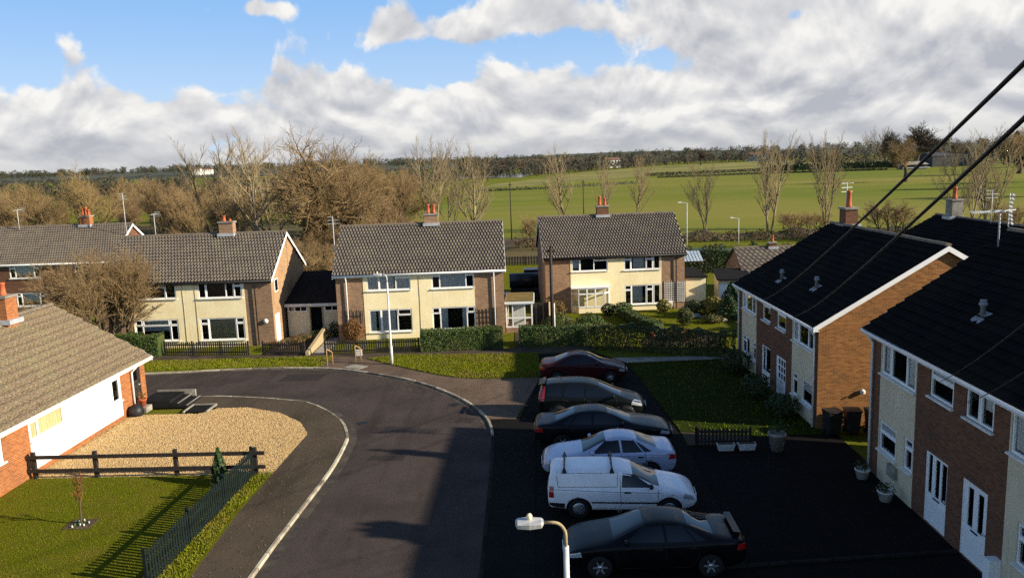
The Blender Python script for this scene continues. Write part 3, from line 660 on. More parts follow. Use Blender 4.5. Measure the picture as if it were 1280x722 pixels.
r1 = house('terraced_house', 'brick house with sunlit orange gable and white bargeboard, facade in shade', 'house', (10.75, 43.0, 0), R_(-88.2), 11.35, 9.9, 4.4, 7.35,
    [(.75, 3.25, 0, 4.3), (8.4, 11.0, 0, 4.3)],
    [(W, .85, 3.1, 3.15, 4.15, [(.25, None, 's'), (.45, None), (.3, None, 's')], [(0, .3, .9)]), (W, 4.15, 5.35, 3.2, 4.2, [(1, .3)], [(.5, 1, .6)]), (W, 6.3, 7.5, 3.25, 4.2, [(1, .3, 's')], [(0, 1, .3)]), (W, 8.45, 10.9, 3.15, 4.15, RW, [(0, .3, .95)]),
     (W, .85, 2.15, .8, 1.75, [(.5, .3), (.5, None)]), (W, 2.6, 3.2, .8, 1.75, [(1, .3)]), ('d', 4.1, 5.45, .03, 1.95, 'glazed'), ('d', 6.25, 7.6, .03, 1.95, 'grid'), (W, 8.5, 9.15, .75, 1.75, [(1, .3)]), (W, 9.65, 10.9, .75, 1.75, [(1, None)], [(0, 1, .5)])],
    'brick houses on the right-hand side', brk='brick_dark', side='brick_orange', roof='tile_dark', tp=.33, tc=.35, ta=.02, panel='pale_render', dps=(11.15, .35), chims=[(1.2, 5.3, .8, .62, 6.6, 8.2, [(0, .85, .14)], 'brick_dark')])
def r2f(o): return [(W, o+.95, o+3.4, 3.78, 4.84, RW, [(.05, .3, .9), (.75, 1, .9)]), (W, o+4.25, o+5.6, 3.98, 4.86, [(1, .3, 's')], [(0, 1, .45)]), (W, o+6.25, o+7.6, 3.98, 4.88, [(.5, None, 's'), (.5, None, 's')], [(.6, .95, .5)]),
    (W, o+.98, o+2.25, 1.12, 2.15, [(1, .35, 's')], [(0, 1, .3)]), (W, o+2.82, o+3.4, 1.15, 2.2, [(1, .3, 's')]), ('d', o+4.2, o+5.5, .06, 2.28, 'half'), ('d', o+6.3, o+7.55, .06, 2.28, 'two')]
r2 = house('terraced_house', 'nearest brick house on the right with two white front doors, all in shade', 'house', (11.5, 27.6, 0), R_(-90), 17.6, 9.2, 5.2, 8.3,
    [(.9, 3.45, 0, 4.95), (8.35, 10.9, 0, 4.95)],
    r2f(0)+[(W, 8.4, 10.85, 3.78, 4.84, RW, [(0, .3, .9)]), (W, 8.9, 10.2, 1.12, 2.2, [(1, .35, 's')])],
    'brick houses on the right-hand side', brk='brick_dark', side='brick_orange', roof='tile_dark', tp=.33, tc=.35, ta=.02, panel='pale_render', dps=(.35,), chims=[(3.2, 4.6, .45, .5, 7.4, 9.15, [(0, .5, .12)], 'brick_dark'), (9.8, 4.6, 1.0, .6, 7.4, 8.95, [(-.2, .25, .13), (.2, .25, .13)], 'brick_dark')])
mat('vent_grey', (.26, .27, .28), (.18, .18, .19), 4, rough=.7)
def vent(par, x, y, eave, ridge, d):
    z = eave+(ridge-eave)*y/(d/2)+.07; v = MB(); v.lathe([(0, 0), (.075, 0), (.075, .32), (.12, .34), (.12, .4), (.09, .41), (.09, .46), (.1, .5), (0, .52)], 12)
    sl = math.atan2(ridge-eave, d/2); M = Matrix.Rotation(sl, 4, 'X'); v.box(-.24, .24, -.3, .2, .0, .03, 0, M)
    v.build('roof_vent', 'vent_grey', par, loc=(x, y, z))
vent(r1, 3.9, 1.0, 4.4, 7.35, 9.9); vent(r1, 7.6, 1.3, 4.4, 7.35, 9.9); vent(r2, 4.1, 1.5, 5.2, 8.3, 9.2)
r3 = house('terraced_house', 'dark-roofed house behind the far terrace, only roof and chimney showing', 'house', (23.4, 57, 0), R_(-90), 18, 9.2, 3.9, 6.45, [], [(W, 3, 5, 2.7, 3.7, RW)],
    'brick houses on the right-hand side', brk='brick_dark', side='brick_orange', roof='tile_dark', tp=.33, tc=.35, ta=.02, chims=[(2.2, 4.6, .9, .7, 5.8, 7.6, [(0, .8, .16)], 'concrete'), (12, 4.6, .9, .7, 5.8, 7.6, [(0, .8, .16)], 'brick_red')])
# gable details
def wallbits():
    for h_, xs_ in ((h1, (5.25, 6.05)), (h2, (5.36,))):
        for x in xs_: q = MB(); q.tube([(x, -.035, 4.1), (x+.02, -.035, 2.6), (x-.01, -.035, .15)], .012, 6); q.build('conduit', 'pale_wood', h_)
    c = MB(); c.lathe([(0, 0), (.16, .0), (.17, .05), (.06, .12), (0, .12)], 14, 0, Matrix.Translation((9.95+.55, -.05, 1.6)) @ Matrix.Rotation(R_(90), 4, 'X')); c.build('wall_plaque', 'far_white', h1)
    for p, y, z, h in ((h1, 1.0, 3.35, .85),):
        s = MB(); s.box(11.0-.03, 11.03, y-.35, y+.35, z, z+h); so = s.build('gable_window', 'upvc', p); q = MB(); q.quad((11.035, y-.28, z+.07), (11.035, y+.28, z+.07), (11.035, y+.28, z+h-.07), (11.035, y-.28, z+h-.07)); q.build('pane', 'car_glass', so)
    dq = MB(); dq.box(10.99, 11.05, .3, 1.1, .05, 1.95); dq.build('side_door', 'upvc', h1)
    l = MB(); l.lathe([(0, 0), (.09, .02), (.11, .12), (.03, .16), (0, .16)], 12, 0, Matrix.Translation((11.35, 1.8, 1.55)) @ Matrix.Rotation(R_(70), 4, 'Y')); l.bar((11.36, 1.8, 1.6), (11.6, 1.8, 1.62), .04, .04); l.build('wall_lamp', 'post_white', r1)
    b = MB(); b.box(1.9, 2.45, -.14, -.022, .55, .95); b.build('vent_box', 'concrete', r2)
    b = MB(); b.box(8.05, 8.34, -.3, -.001, .25, .85); b.build('meter_box', 'upvc', r2)
    b = MB(); b.box(8.9, 9.35, -.25, -.002, .15, .62); b.build('meter_box', 'upvc', h3)
wallbits()

# low store between two houses
st = thing('store', 'low cream store with black sloping roof and open dark doorway between two cream houses', 'outbuilding', (-17.05, 52.6, 0))
a = MB(); wall_rect(a, 0, 3.75, 0, 2.12, 0, [(1.55, 2.35, 0.02, 2.0)], .12); a.box(0, .1, .13, 4.6, 0, 2.1); a.box(3.65, 3.75, .13, 4.6, 0, 2.1); a.build('wall', ['pale_render', 'interior'], st)
a = MB(); a.add([(-.1, -.25, 2.2), (3.8, -.25, 2.2), (3.8, 4.6, 3.75), (-.1, 4.6, 3.75), (-.1, -.25, 2.3), (3.8, -.25, 2.3), (3.8, 4.6, 3.85), (-.1, 4.6, 3.85)], [(0, 3, 2, 1), (4, 5, 6, 7), (0, 1, 5, 4), (1, 2, 6, 5), (2, 3, 7, 6), (3, 0, 4, 7)]); a.build('roof', 'felt', st)
a = MB(); a.box(-.1, 3.8, -.29, -.26, 2.1, 2.28); a.build('fascia', 'post_white', st)
for x0, x1 in ((.08, 1.35), (2.55, 3.55)):
    a = MB(); n = 3 if x0 < 1 else 2
    a.box(x0, x1, -.03, -.002, 1.72, 1.76); a.box(x0, x1, -.03, -.002, 2.04, 2.08)
    for i in range(n+1): u = x0+(x1-x0-.04)*i/n; a.box(u, u+.04, -.031, -.003, 1.762, 2.038)
    ao = a.build('window', 'upvc', st); q = MB(); q.quad((x0, -.012, 1.74), (x1, -.012, 1.74), (x1, -.012, 2.06), (x0, -.012, 2.06)); q.build('pane', 'car_glass', ao)
a = MB(); a.box(1.48, 1.55, -.04, .0, 0, 2.08); a.box(2.35, 2.42, -.04, .0, 0, 2.08); a.build('door_frame', 'pale_wood', st)
# porch
po = thing('porch', 'white glazed porch with mossy flat roof on the side of the lamp-post house', 'porch', (-2.28, 51.9, 0))
a = MB(); a.box(0, 1.75, 0, 3.2, 0, .35); a.build('base_wall', 'brick_brown', po)
a = MB()
for x in (0, .42, 1.22, 1.68): a.box(x, x+.08, 0, .08, .35, 1.95)
for x in (0, 1.68):
    for y in (1.1, 2.2, 3.1): a.box(x, x+.08, y, y+.08, .35, 1.95)
for z in (.351, .95, 1.86): a.box(.081, 1.679, .002, .079, z, z+.09); a.box(1.682, 1.757, .081, 3.1, z, z+.09); a.box(.002, .077, .081, 3.1, z, z+.09)
a.build('frame', 'upvc', po)
a = MB(); a.quad((.05, .04, .4), (1.7, .04, .4), (1.7, .04, 1.9), (.05, .04, 1.9)); a.quad((1.72, .06, .4), (1.72, 3.1, .4), (1.72, 3.1, 1.9), (1.72, .06, 1.9)); a.build('pane', 'glass', po)
a = MB(); a.box(.5, 1.2, .5, .53, .4, 1.9); a.build('blind', 'curtain', po)
a = MB(); a.box(-.05, 1.9, -.15, 3.3, 1.951, 2.1, 1); a.box(-.0, 1.85, -.1, 3.25, 2.1, 2.16, 0); a.build('roof', ['moss_roof', 'upvc'], po)
# flat-roofed garage and shed beside the bay-window house
def shed(name, label, loc, w, d, h, wm, rm, rz=0, open_=False, slope=0.):
    s = thing(name, label, 'shed', loc, rz); a = MB()
    wall_rect(a, 0, w, 0, h, 0, [(w*.3, w*.95, .02, h*.85)] if open_ else [], .08)
    a.quad((w, 0, 0), (w, d, 0), (w, d, h), (w, 0, h)); a.quad((w, d, 0), (0, d, 0), (0, d, h), (w, d, h)); a.quad((0, d, 0), (0, 0, 0), (0, 0, h), (0, d, h)); a.build('wall', [wm, 'interior'], s)
    a = MB(); a.add([(-.12, -.15, h+.002), (w+.12, -.15, h+.002), (w+.12, d+.1, h+.002+slope), (-.12, d+.1, h+.002+slope), (-.12, -.15, h+.1), (w+.12, -.15, h+.1), (w+.12, d+.1, h+.1+slope), (-.12, d+.1, h+.1+slope)], [(0, 3, 2, 1), (4, 5, 6, 7), (0, 1, 5, 4), (1, 2, 6, 5), (2, 3, 7, 6), (3, 0, 4, 7)]); a.build('roof', rm, s)
    return s
shed('garage', 'cream flat-roofed garage against the right end of the bay-window house', (10.95, 59.6, 0), 1.5, 5, 2.15, 'cream', 'felt')
s2 = shed('shed', 'cream shed with an open white front beside the dark conifer bush', (13.3, 59.2, 0), 2.3, 4.2, 1.95, 'pale_render', 'felt', R_(-8), True, .2)
a = MB(); a.box(.06, .66, -.03, 0, .02, 1.66); a.build('door', 'upvc', s2)
a = MB()
for i in range(7): a.quad((12.3+.28*i, 69, 2.15), (12.3+.28*i+.22, 69, 2.15), (12.4+.28*i+.22, 71.5, 2.75), (12.4+.28*i, 71.5, 2.75))
for x in (12.2, 14.4):
    for y, h in ((69, 2.13), (71.5, 2.73)): a.box(x, x+.08, y, y+.08, 0, h, 1)
a.bar((12.2, 69, 2.12), (14.5, 69, 2.12), .06, .06, 1); a.bar((12.2, 71.5, 2.7), (14.5, 71.5, 2.7), .06, .06, 1)
tag(a.build('canopy', ['poly_roof', 'dark_wood']), 'pale striped plastic canopy behind the two cream outbuildings', 'canopy')
ob = house('cottage', 'small brick bungalow with sunlit pantile roof and red chimney pot behind the shed', 'bungalow', (15.9, 62, 0), 0, 8, 6, 1.95, 3.6, [], [(W, 1.5, 3.0, .9, 1.7, RW)], None, brk='brick_brown', tp=.42, tc=.4, ta=.05, barge=False,
    chims=[(3.0, 3.0, .6, .5, 3.2, 3.95, [(0, .55, .12)], 'brick_dark')])
# black covered store in the back garden
tb = thing('fuel_tank', 'black plastic fuel tank and low covers on the back lawn behind the porch', 'tank', (-2.5, 66.2, 0))
a = MB(); a.tube([(-.0, 0, 1.35), (3.0, .1, 1.35)], .62, 14); a.build('tank', 'tarp', tb)
a = MB(); a.box(.1, 3.0, -.5, .6, 0, .75); a.build('stand', 'tarp', tb)
a = MB(); a.box(-.6, 2.6, -2.1, -.9, 0, .55); a.build('cover', 'tarp', tb)
a = MB(); a.box(1.2, 3.2, 1.2, 2.6, 0, 2.05); a.build('cover', 'tarp', tb)
a = MB(); a.box(0, 1.1, 0, .06, 0, 1.55)
for x in (.02, .5, 1.02): a.box(x, x+.06, -.03, -.001, .05, 1.5)
tag(a.build('garden_gate', 'dark_wood', loc=(-.55, 54.2, 0)), 'dark wooden garden gate beside the white porch', 'gate')
a = MB()
for i in range(7): a.box(i*.13, i*.13+.11, 0, .03, 0, 1.75-.03*(i % 3))
tag(a.build('fence_panel', 'pale_wood', loc=(.6, 53.3, 0), rot=(0, 0, R_(70))), 'short weathered board fence beside the telegraph pole', 'fence')

# ------------------------------------------------------------------ fences
rf = thing('rail_fence', 'dark two-rail post fence between gravel yard and lawn', 'fence')
for x in (-19.15, -16.8, -13.75, -10.75):
    a = MB(); a.box(x-.07, x+.07, 28.0, 28.12, .05, 1.12); a.build('post', 'dark_wood', rf)
for z in (.42, .95):
    a = MB(); a.bar((-19.4, 27.97, z), (-10.35, 27.95, z-.01), .05, .14); a.build('rail', 'dark_wood', rf)
a = MB(); a.bar((-19.35, 28.0, .35), (-19.2, 28.0, 1.0), .05, .1); a.build('brace', 'dark_wood', rf)
def picket(name, label, p, q, h, m, gap=.115, pw=.07, posts=2.0, lean=0, group=None, z0=.06):
    F = thing(name, label, 'fence', (p[0], p[1], 0), math.atan2(q[1]-p[1], q[0]-p[0]), group); L = math.hypot(q[0]-p[0], q[1]-p[1]); r = random.Random(int(L*100))
    a = MB(); n = int(L/gap)
    for i in range(n):
        x = i*gap+.02; hh = h+r.uniform(-.03, .03); t = r.uniform(-.012, .012)
        a.add([(x, 0, z0), (x+pw, 0, z0), (x+pw+t, 0, hh-.04), (x+pw/2+t, 0, hh), (x+t, 0, hh-.04), (x, .02, z0), (x+pw, .02, z0), (x+pw+t, .02, hh-.04), (x+pw/2+t, .02, hh), (x+t, .02, hh-.04)],
              [(0, 1, 2, 3, 4), (9, 8, 7, 6, 5), (0, 5, 6, 1), (1, 6, 7, 2), (2, 7, 8, 3), (3, 8, 9, 4), (4, 9, 5, 0)])
    a.build('pickets', m, F)
    for z in (h*.28, h*.8):
        b = MB(); b.box(0, L, .022, .06, z-.04, z+.04); b.build('rail', m, F)
    k = max(1, int(round(L/posts)))
    for i in range(k+1):
        b = MB(); x = L*i/k; b.box(x-.045, x+.045, .062, .15, 0, h+.03); b.build('post', m, F)
    return F
picket('picket_fence', 'long dark green picket fence along the lawn edge by the pavement', (-10.95, 20.2), (-10.78, 28.05), 1.13, 'fence_green', .155, .085, 2.6)
picket('picket_fence', 'dark picket fence below the curtained windows of the gable house', (-23.4, 47.75), (-17.95, 47.2), .92, 'dark_wood', .14, .08, group='low picket fences along the path')
picket('picket_fence', 'short dark picket fence left of the sloping garden wall', (-17.0, 47.1), (-14.35, 46.75), .9, 'dark_wood', .14, .08, group='low picket fences along the path')
picket('picket_fence', 'dark picket fence running to the clipped hedge by the street lamp', (-13.1, 46.85), (-7.4, 46.9), .9, 'dark_wood', .14, .08, group='low picket fences along the path')
picket('picket_fence', 'short black picket fence with planters at its foot beside the parked cars', (5.95, 30.1), (8.0, 29.95), .75, 'dark_wood', .14, .08)
picket('picket_fence', 'dark garden fence at the far end of the back lawn', (-6, 86), (3, 86), 1.0, 'dark_wood', .3, .2)
gw = MB(); gw.add([(-14.25, 46.7, .02), (-14.05, 46.7, .02), (-14.2, 51.6, .02), (-14.4, 51.6, .02), (-14.25, 46.7, .28), (-14.05, 46.7, .28), (-14.2, 51.6, .85), (-14.4, 51.6, .85)], [(0, 3, 2, 1), (4, 5, 6, 7), (0, 1, 5, 4), (1, 2, 6, 5), (2, 3, 7, 6), (3, 0, 4, 7)])
tag(gw.build('garden_wall', 'pale_wood'), 'low sloping pale garden wall beside the path to the black-roofed store', 'wall')
slab('flower_bed', [(-17.0, 47.4), (-14.4, 47.2), (-14.5, 51.5), (-17.0, 51.8)], .12, 'soil'); slab('flower_bed', [(-3.5, 48), (11, 45.5), (12.6, 58), (.5, 58)], .03, 'grass_lawn')
slab('footpath', [(-13.95, 46.9), (-13.2, 46.9), (-13.3, 52.4), (-14.1, 52.4)], .06, 'concrete'); slab('footpath', [(-1.6, 47.5), (-.75, 47.5), (-.8, 51.8), (-1.7, 51.8)], .06, 'asphalt_path')
slab('flower_bed', [(.2, 48.6), (3.0, 48.4), (2.2, 56.5), (.4, 57)], .07, 'soil'); slab('flower_bed', [(6.0, 47.4), (10.6, 46.2), (11.2, 50), (7, 50.5)], .07, 'soil')
def trellis(label, X, Y, w, z0, z1, n, m, k, rz=0):
    a = MB()
    for i in range(n): x = w*i/(n-1); a.box(x-.02, x+.02, -.03, -.005, z0, z1+(random.uniform(0, .12)))
    for j in range(k): z = z0+(z1-z0)*(j+.5)/k; a.box(-.04, w+.04, -.055, -.031, z-.02, z+.02)
    return tag(a.build('trellis', m, loc=(X, Y, 0), rot=(0, 0, rz)), label, 'trellis')
trellis('dark fan trellis on the brick behind the rust-coloured bush', -12.75, 50.88, 1.15, .7, 1.95, 6, 'dark_wood', 2, R_(4))
trellis('dark trellis on the brick between the right window and downpipe of the lamp-post house', -4.1, 51.48, 1.2, .35, 1.75, 6, 'dark_wood', 4, R_(4))
trellis('white square lattice trellis on the right corner of the bay-window house', 9.25, 58.69, 1.45, .5, 2.0, 10, 'post_white', 9, R_(4))
# hoop barriers
def hoop(p, label):
    a = MB(); a.tube([(0, 0, 0), (0, 0, .95), (.04, 0, 1.0), (.36, 0, .80), (.4, 0, .74), (.4, 0, 0)], .026, 8); return tag(a.build('hoop_barrier', 'rust_metal', loc=p, rot=(0, 0, R_(55))), label, 'barrier', 'tubular barriers at the path entrance')
hoop((-12.2, 43.95, .05), 'orange-brown tubular hoop barrier standing in the verge beside the kerb'); hoop((-10.75, 44.75, .05), 'orange-brown tubular hoop barrier beside the small white box by the fence')
a = MB(); a.box(-.17, .17, -.05, .05, .05, .38); a.box(-.19, .19, -.07, .07, .38, .41); tag(a.build('marker_post', 'post_white', loc=(-10.9, 46.35, .02)), 'small white box marker in front of the dark picket fence', 'marker')
a = MB(); a.box(-.55, .55, -.4, .4, .0, .012); a.box(-.5, .5, -.35, .35, .012, .016); tag(a.build('manhole_cover', 'concrete', loc=(-10.5, 43.6, .08), rot=(0, 0, R_(-30))), 'pale inspection cover in the pavement below the hoop barrier', 'cover')

# ------------------------------------------------------------------ lamps, poles, aerials, cables
def lamp(loc, h, label, arm, head, m='post_white', rz=0):
    L = thing('street_lamp', label, 'street lamp', loc, rz); a = MB()
    a.tube([(0, 0, 0), (0, 0, 1.1), (0, 0, 1.12), (0, 0, h-.5)], [.085, .085, .06, .05], 12); a.build('post', m, L)
    a = MB(); n = 8; pts = [(0, 0, h-.5), (0, 0, h-.32)]+[(-arm*.55*(1-math.cos(t)), 0, h-.32+.26*math.sin(t)) for t in [math.pi/2*i/n for i in range(1, n+1)]]+[(-arm, 0, h-.05)]
    a.tube(pts, .03, 10); a.build('bracket', 'pale_wood' if arm > .3 else 'post_white', L)
    a = MB(); hl_ = head
    vs = []; fs = []
    for x, w, zb, zt in ((0, .05, -.03, .03), (-.04, .10, -.075, .05), (-hl_*.5, .12, -.095, .06), (-hl_+.04, .11, -.08, .05), (-hl_, .06, -.04, .03)):
        vs += [(x-arm, -w, 0+h-.05), (x-arm, -w*.8, zt+h-.05), (x-arm, w*.8, zt+h-.05), (x-arm, w, h-.05), (x-arm, w*.75, zb+h-.05), (x-arm, -w*.75, zb+h-.05)]
    for i in range(4):
        for k in range(6): fs.append((i*6+k, i*6+(k+1) % 6, (i+1)*6+(k+1) % 6, (i+1)*6+k))
    fs += [tuple(range(6)), tuple(range(29, 23, -1))]
    a.add(vs, fs); a.m = [1 if (f[0] % 6 in (3, 4, 5) and len(f) == 4 and f[0] % 6 != 3) else 0 for f in a.f]
    ho = a.build('lamp_head', ['galv', 'lamp_glass'], L)
    a = MB(); a.lathe([(.0, 0), (.035, 0), (.04, .02), (.05, .03), (.05, .07), (.03, .10), (0, .105)], 12); a.build('photocell', 'cream', ho, loc=(-arm-hl_*.5, 0, h+.01))
    return L
lamp((-8.5, 43.95, .05), 5.25, 'tall white street lamp with short curved arm on the grass corner by the picket fence', .28, .5)
lamp((.33, 13.1, .0), 5.12, 'white street lamp nearest the camera, only its top showing in front of the parked cars', .38, .49)
def plamp(loc, h, label):
    L = thing('street_lamp', label, 'street lamp', loc); a = MB(); a.tube([(0, 0, 0), (0, 0, h)], [.06, .04], 8); a.bar((0, 0, h), (-.7, 0, h+.1), .05, .05); a.build('post', 'post_white', L)
    a = MB(); a.box(-1.05, -.65, -.11, .11, h+.04, h+.16); a.build('lamp_head', 'far_white', L)
plamp((17.6, 95, 0), 5.6, 'distant white street lamp seen right of the bay-window house roof'); plamp((24.9, 100, 0), 3.2, 'distant white street lamp above the small pantiled bungalow')
def pole(loc, h, label, r=.12):
    a = MB(); a.tube([(0, 0, 0), (0, 0, h)], [r, r*.72], 10); a.box(-.25, .25, -.04, .04, h-.35, h-.25); a.box(-.06, .06, -.16, .16, h-.1, h+.02)
    return tag(a.build('telegraph_pole', 'dark_wood', loc=loc), label, 'pole')
tp = pole((.72, 48.1, 0), 6.1, 'dark wooden telegraph pole standing in the clipped hedge')
a = MB(); a.tube([(.13, -.02, 0), (.13, -.02, 2.6)], .05, 8); a.build('cable_guard', 'post_white', tp)
pole((-3.7, 112, 0), 8.2, 'thin grey pole beside the field, right of the lamp-post house ridge', .09); pole((6.8, 118, 0), 8, 'thin dark pole in the field above the bay-window house', .09)
def aerial(loc, h, label, kind=0, rz=0, parent=None):
    A = thing('tv_aerial', label, 'aerial', loc, rz); a = MB(); a.tube([(0, 0, 0), (0, 0, h)], .028, 8); a.build('mast', 'galv', A)
    a = MB()
    if kind == 0:
        a.bar((-.5, 0, h-.05), (.6, 0, h-.05), .03, .03)
        for i in range(8): x = -.45+.14*i; a.bar((x, -.22, h-.05), (x, .22, h-.05), .015, .015)
        for z in (-.2, -.08, .06, .18): a.bar((.6, -.25, h-.05+z), (.6, .25, h-.05+z), .02, .02)
    elif kind == 1:
        a.bar((-1.05, 0, h-.05), (.55, 0, h-.0), .04, .04)
        for i in range(14): x = -1.0+.085*i; a.bar((x, -.12, h-.06), (x, .12, h-.0), .022, .022)
        for i in range(4):
            for s in (-1, 1):
                z = h+s*(.08+.13*i); x = .18+.02*i; a.bar((x, -.3, z), (x+.42, .3, z+.02), .055, .03)
        a.bar((.32, 0, h-.55), (.32, 0, h+.55), .03, .03)
    else:
        for z in (0, -.22, -.44): a.bar((-.35, 0, h-.05+z), (.35, 0, h-.05+z), .03, .03)
        a.bar((0, 0, h-.05), (.4, 0, h-.05), .03, .03)
    a.build('array', 'post_white', A); return A
aerial((-13.7, 53.2, 3.2), 4.8, 'tall aerial mast rising beside the left gable of the lamp-post house', 2)
aerial((-34.2, 65.5, 5.5), 4.2, 'tall thin aerial mast at the gable end of the red-brown house', 2)
aerial((-32.0, 66, 5.0), 2.9, 'short T-shaped aerial beside the taller mast left of the gable house', 0, R_(90))
aerial((-43.9, 66.5, 6.6), 2.0, 'T-shaped aerial on the roof at the left edge of the photo', 0, R_(90))
aerial((16.2, 42.6, 6.8), 2.75, 'thin mast with a comb aerial behind the single-pot chimney of the sunlit gable house', 2, R_(20))
aerial((15.3, 27.0, 7.9), 1.2, 'large white aerial with fishbone boom on the nearest dark roof', 1, R_(8))
aerial((27.8, 50, 6.3), 2.2, 'thin aerial mast on the roof behind the far terrace', 2)
def cable(pts, r, label):
    a = MB(); a.tube(pts, r, 8); return tag(a.build('overhead_cable', 'cable'), label, 'cable')
def sag(p, q, s, n=18): return [tuple(p[k]+(q[k]-p[k])*i/n-(s*4*(i/n)*(1-i/n) if k == 2 else 0) for k in range(3)) for i in range(n+1)]
cable(sag((2.182, 2.837, 12.082), (10.85, 38.8, 4.15), .25), .014, 'upper thick black cable slanting down to the far brick terrace')
cable(sag((2.093, 2.698, 11.867), (11.0, 34.6, 4.15), .25), .014, 'lower thick black cable slanting down to the far brick terrace')
cable(sag((3.315, 4.135, 11.082), (11.4, 22.6, 4.6), .12), .009, 'upper thin black cable running to the facade of the nearest brick house')
cable(sag((3.305, 4.08, 10.747), (11.4, 21.2, 4.4), .12), .009, 'lower thin black cable running to the facade of the nearest brick house')

# ------------------------------------------------------------------ trees
def grow(seed, H, trunk_h, limbs, spread, up, levels, fan, r0, rmin=.014, stems=1, s0=.06, tmin=.45, ratio=.62, jit=.18, tropism=.0):
    r = random.Random(seed); TS = []; C = MB()
    def rv(s): return Vector((r.uniform(-s, s), r.uniform(-s, s), r.uniform(-s, s)))
    def branch(p, d, L, rad, lev):
        n = 4 if lev <= 1 else (3 if lev <= 3 else 2); pts = [p.copy()]; dirs = [d.copy()]
        for i in range(n):
            d = (d+rv(jit)+Vector((0, 0, tropism))).normalized(); p = p+d*(L/n); pts.append(p.copy()); dirs.append(d.copy())
        rads = [max(rmin*.7, rad*(1-.62*i/n)) for i in range(n+1)]
        (TS[-1] if lev <= 1 else C).tube(pts, rads, 7 if lev == 0 else (5 if lev <= 2 else 3), 0, False)
        if lev >= levels: return
        k = fan[min(lev, len(fan)-1)]
        for i in range(k):
            t = .25+.75*(i+r.random())/k if lev else tmin+(1-tmin)*(i+r.random())/k
            j = min(n-1, int(t*n)); q = pts[j].lerp(pts[j+1], t*n-j); dd = dirs[j+1]
            side = dd.orthogonal().normalized(); side = Matrix.Rotation(r.uniform(0, 6.283), 3, dd) @ side
            s = spread*(.65+.6*r.random()); nd_ = (dd*(1-s*.5)+side*s+Vector((0, 0, up))).normalized()
            branch(q, nd_, L*ratio*r.uniform(.7, 1.15)*(1.15-.45*t), max(rmin, rads[j]*.62), lev+1)
        branch(p, (d+rv(.2)).normalized(), L*ratio*.8, max(rmin, rads[-1]), lev+1)
    for s in range(stems):
        a = 6.283*s/stems+r.random(); off = Vector((math.cos(a), math.sin(a), 0))*(.0 if stems == 1 else .25*r.uniform(.4, 1.4))
        tilt = Vector((math.cos(a), math.sin(a), 0))*(0 if stems == 1 else spread*r.uniform(.15, .5))
        TS.append(MB()); branch(off*s0+Vector((0, 0, -.01)), (Vector((0, 0, 1))+tilt+rv(.05)).normalized(), trunk_h, r0*r.uniform(.8, 1.1), 0)
    zs = max(v[2] for v in C.v); k = H/zs
    for M_ in TS+[C]: M_.v = [(v[0]*k, v[1]*k, v[2]*k) for v in M_.v]
    return TS, C
PROTO = {}
def proto(key, bark, twig, *a, **k):
    T, C = grow(*a, **k); PROTO[key] = (T, C, bark, twig, len(C.f))
def tree(key, name, label, cat, loc, h, rz=0, group=None, wide=1.):
    p = PROTO[key]; o = thing(name, label, cat, loc, rz, group)
    if isinstance(p[0], list):
        tt = [q.build('trunk', p[2]) for q in p[0]]+[p[1].build('crown', p[3])]; m = [x.data for x in tt]; PROTO[key] = (None, m, p[2], p[3], 0)
        for x in tt: bpy.data.objects.remove(x)
        p = PROTO[key]
    for nme, me in zip(['trunk']*(len(p[1])-1)+['crown'], p[1]):
        q = bpy.data.objects.new(nme, me); COL.objects.link(q); q.parent = o
    o.scale = (h*wide, h*wide, h); return o
# unit-height prototypes
def U(H=1.): return H
proto('oak', 'bark', 'twig', 11, 1., .20, 0, .80, .22, 5, [7, 5, 5, 4, 3], .030, rmin=.0006, tmin=.5, ratio=.76, jit=.19)
proto('oak2', 'bark', 'twig', 23, 1., .19, 0, .78, .24, 5, [6, 5, 5, 4, 3], .024, rmin=.0006, tmin=.5, ratio=.76, jit=.17)
proto('willow2', 'bark', 'twig_olive', 37, 1., .30, 0, .58, .24, 5, [5, 4, 4, 4, 3], .014, rmin=.00058, stems=3, ratio=.68, jit=.15)
proto('maple', 'bark', 'twig_brown', 29, 1., .22, 0, .70, .30, 5, [6, 5, 4, 4, 3], .022, rmin=.0006, tmin=.5, ratio=.74, jit=.16)
proto('faroak', 'bark', 'twig_dark', 19, 1., .22, 0, .78, .24, 4, [7, 6, 5, 5], .03, rmin=.002, tmin=.5, ratio=.76, jit=.18)
proto('willow', 'bark', 'twig', 31, 1., .30, 0, .55, .26, 5, [5, 4, 4, 4, 3], .016, rmin=.00058, stems=4, ratio=.68, jit=.14)
proto('poplar', 'bark_grey', 'twig_pale', 41, 1., .88, 0, .42, .50, 4, [15, 6, 5, 4], .0085, rmin=.0005, stems=3, s0=.06, tmin=.2, ratio=.38, jit=.05, tropism=.03)
proto('poplar2', 'bark_grey', 'twig_pale', 47, 1., .88, 0, .46, .46, 4, [15, 6, 5, 4], .0085, rmin=.0005, stems=2, s0=.06, tmin=.2, ratio=.40, jit=.06, tropism=.03)
proto('poplar3', 'bark_grey', 'twig_pale', 59, 1., .85, 0, .50, .42, 4, [15, 6, 5, 4], .012, rmin=.0005, stems=1, tmin=.22, ratio=.47, jit=.07, tropism=.03)
proto('bush', 'bark', 'twig', 61, 1., .34, 0, .66, .20, 4, [5, 6, 5, 5], .009, rmin=.0009, stems=14, s0=.35, tmin=.4, ratio=.64, jit=.16)
proto('scrub', 'bark', 'twig', 67, 1., .4, 0, .6, .2, 3, [6, 6, 6], .012, rmin=.002, stems=7, s0=.3, ratio=.6, jit=.2)
proto('sapling', 'bark', 'twig_red', 71, 1., .42, 0, .6, .35, 3, [6, 5, 4], .018, rmin=.003, ratio=.5, jit=.12)
def at(px, Y): return ((px-671)*Y/1000., Y, 0)
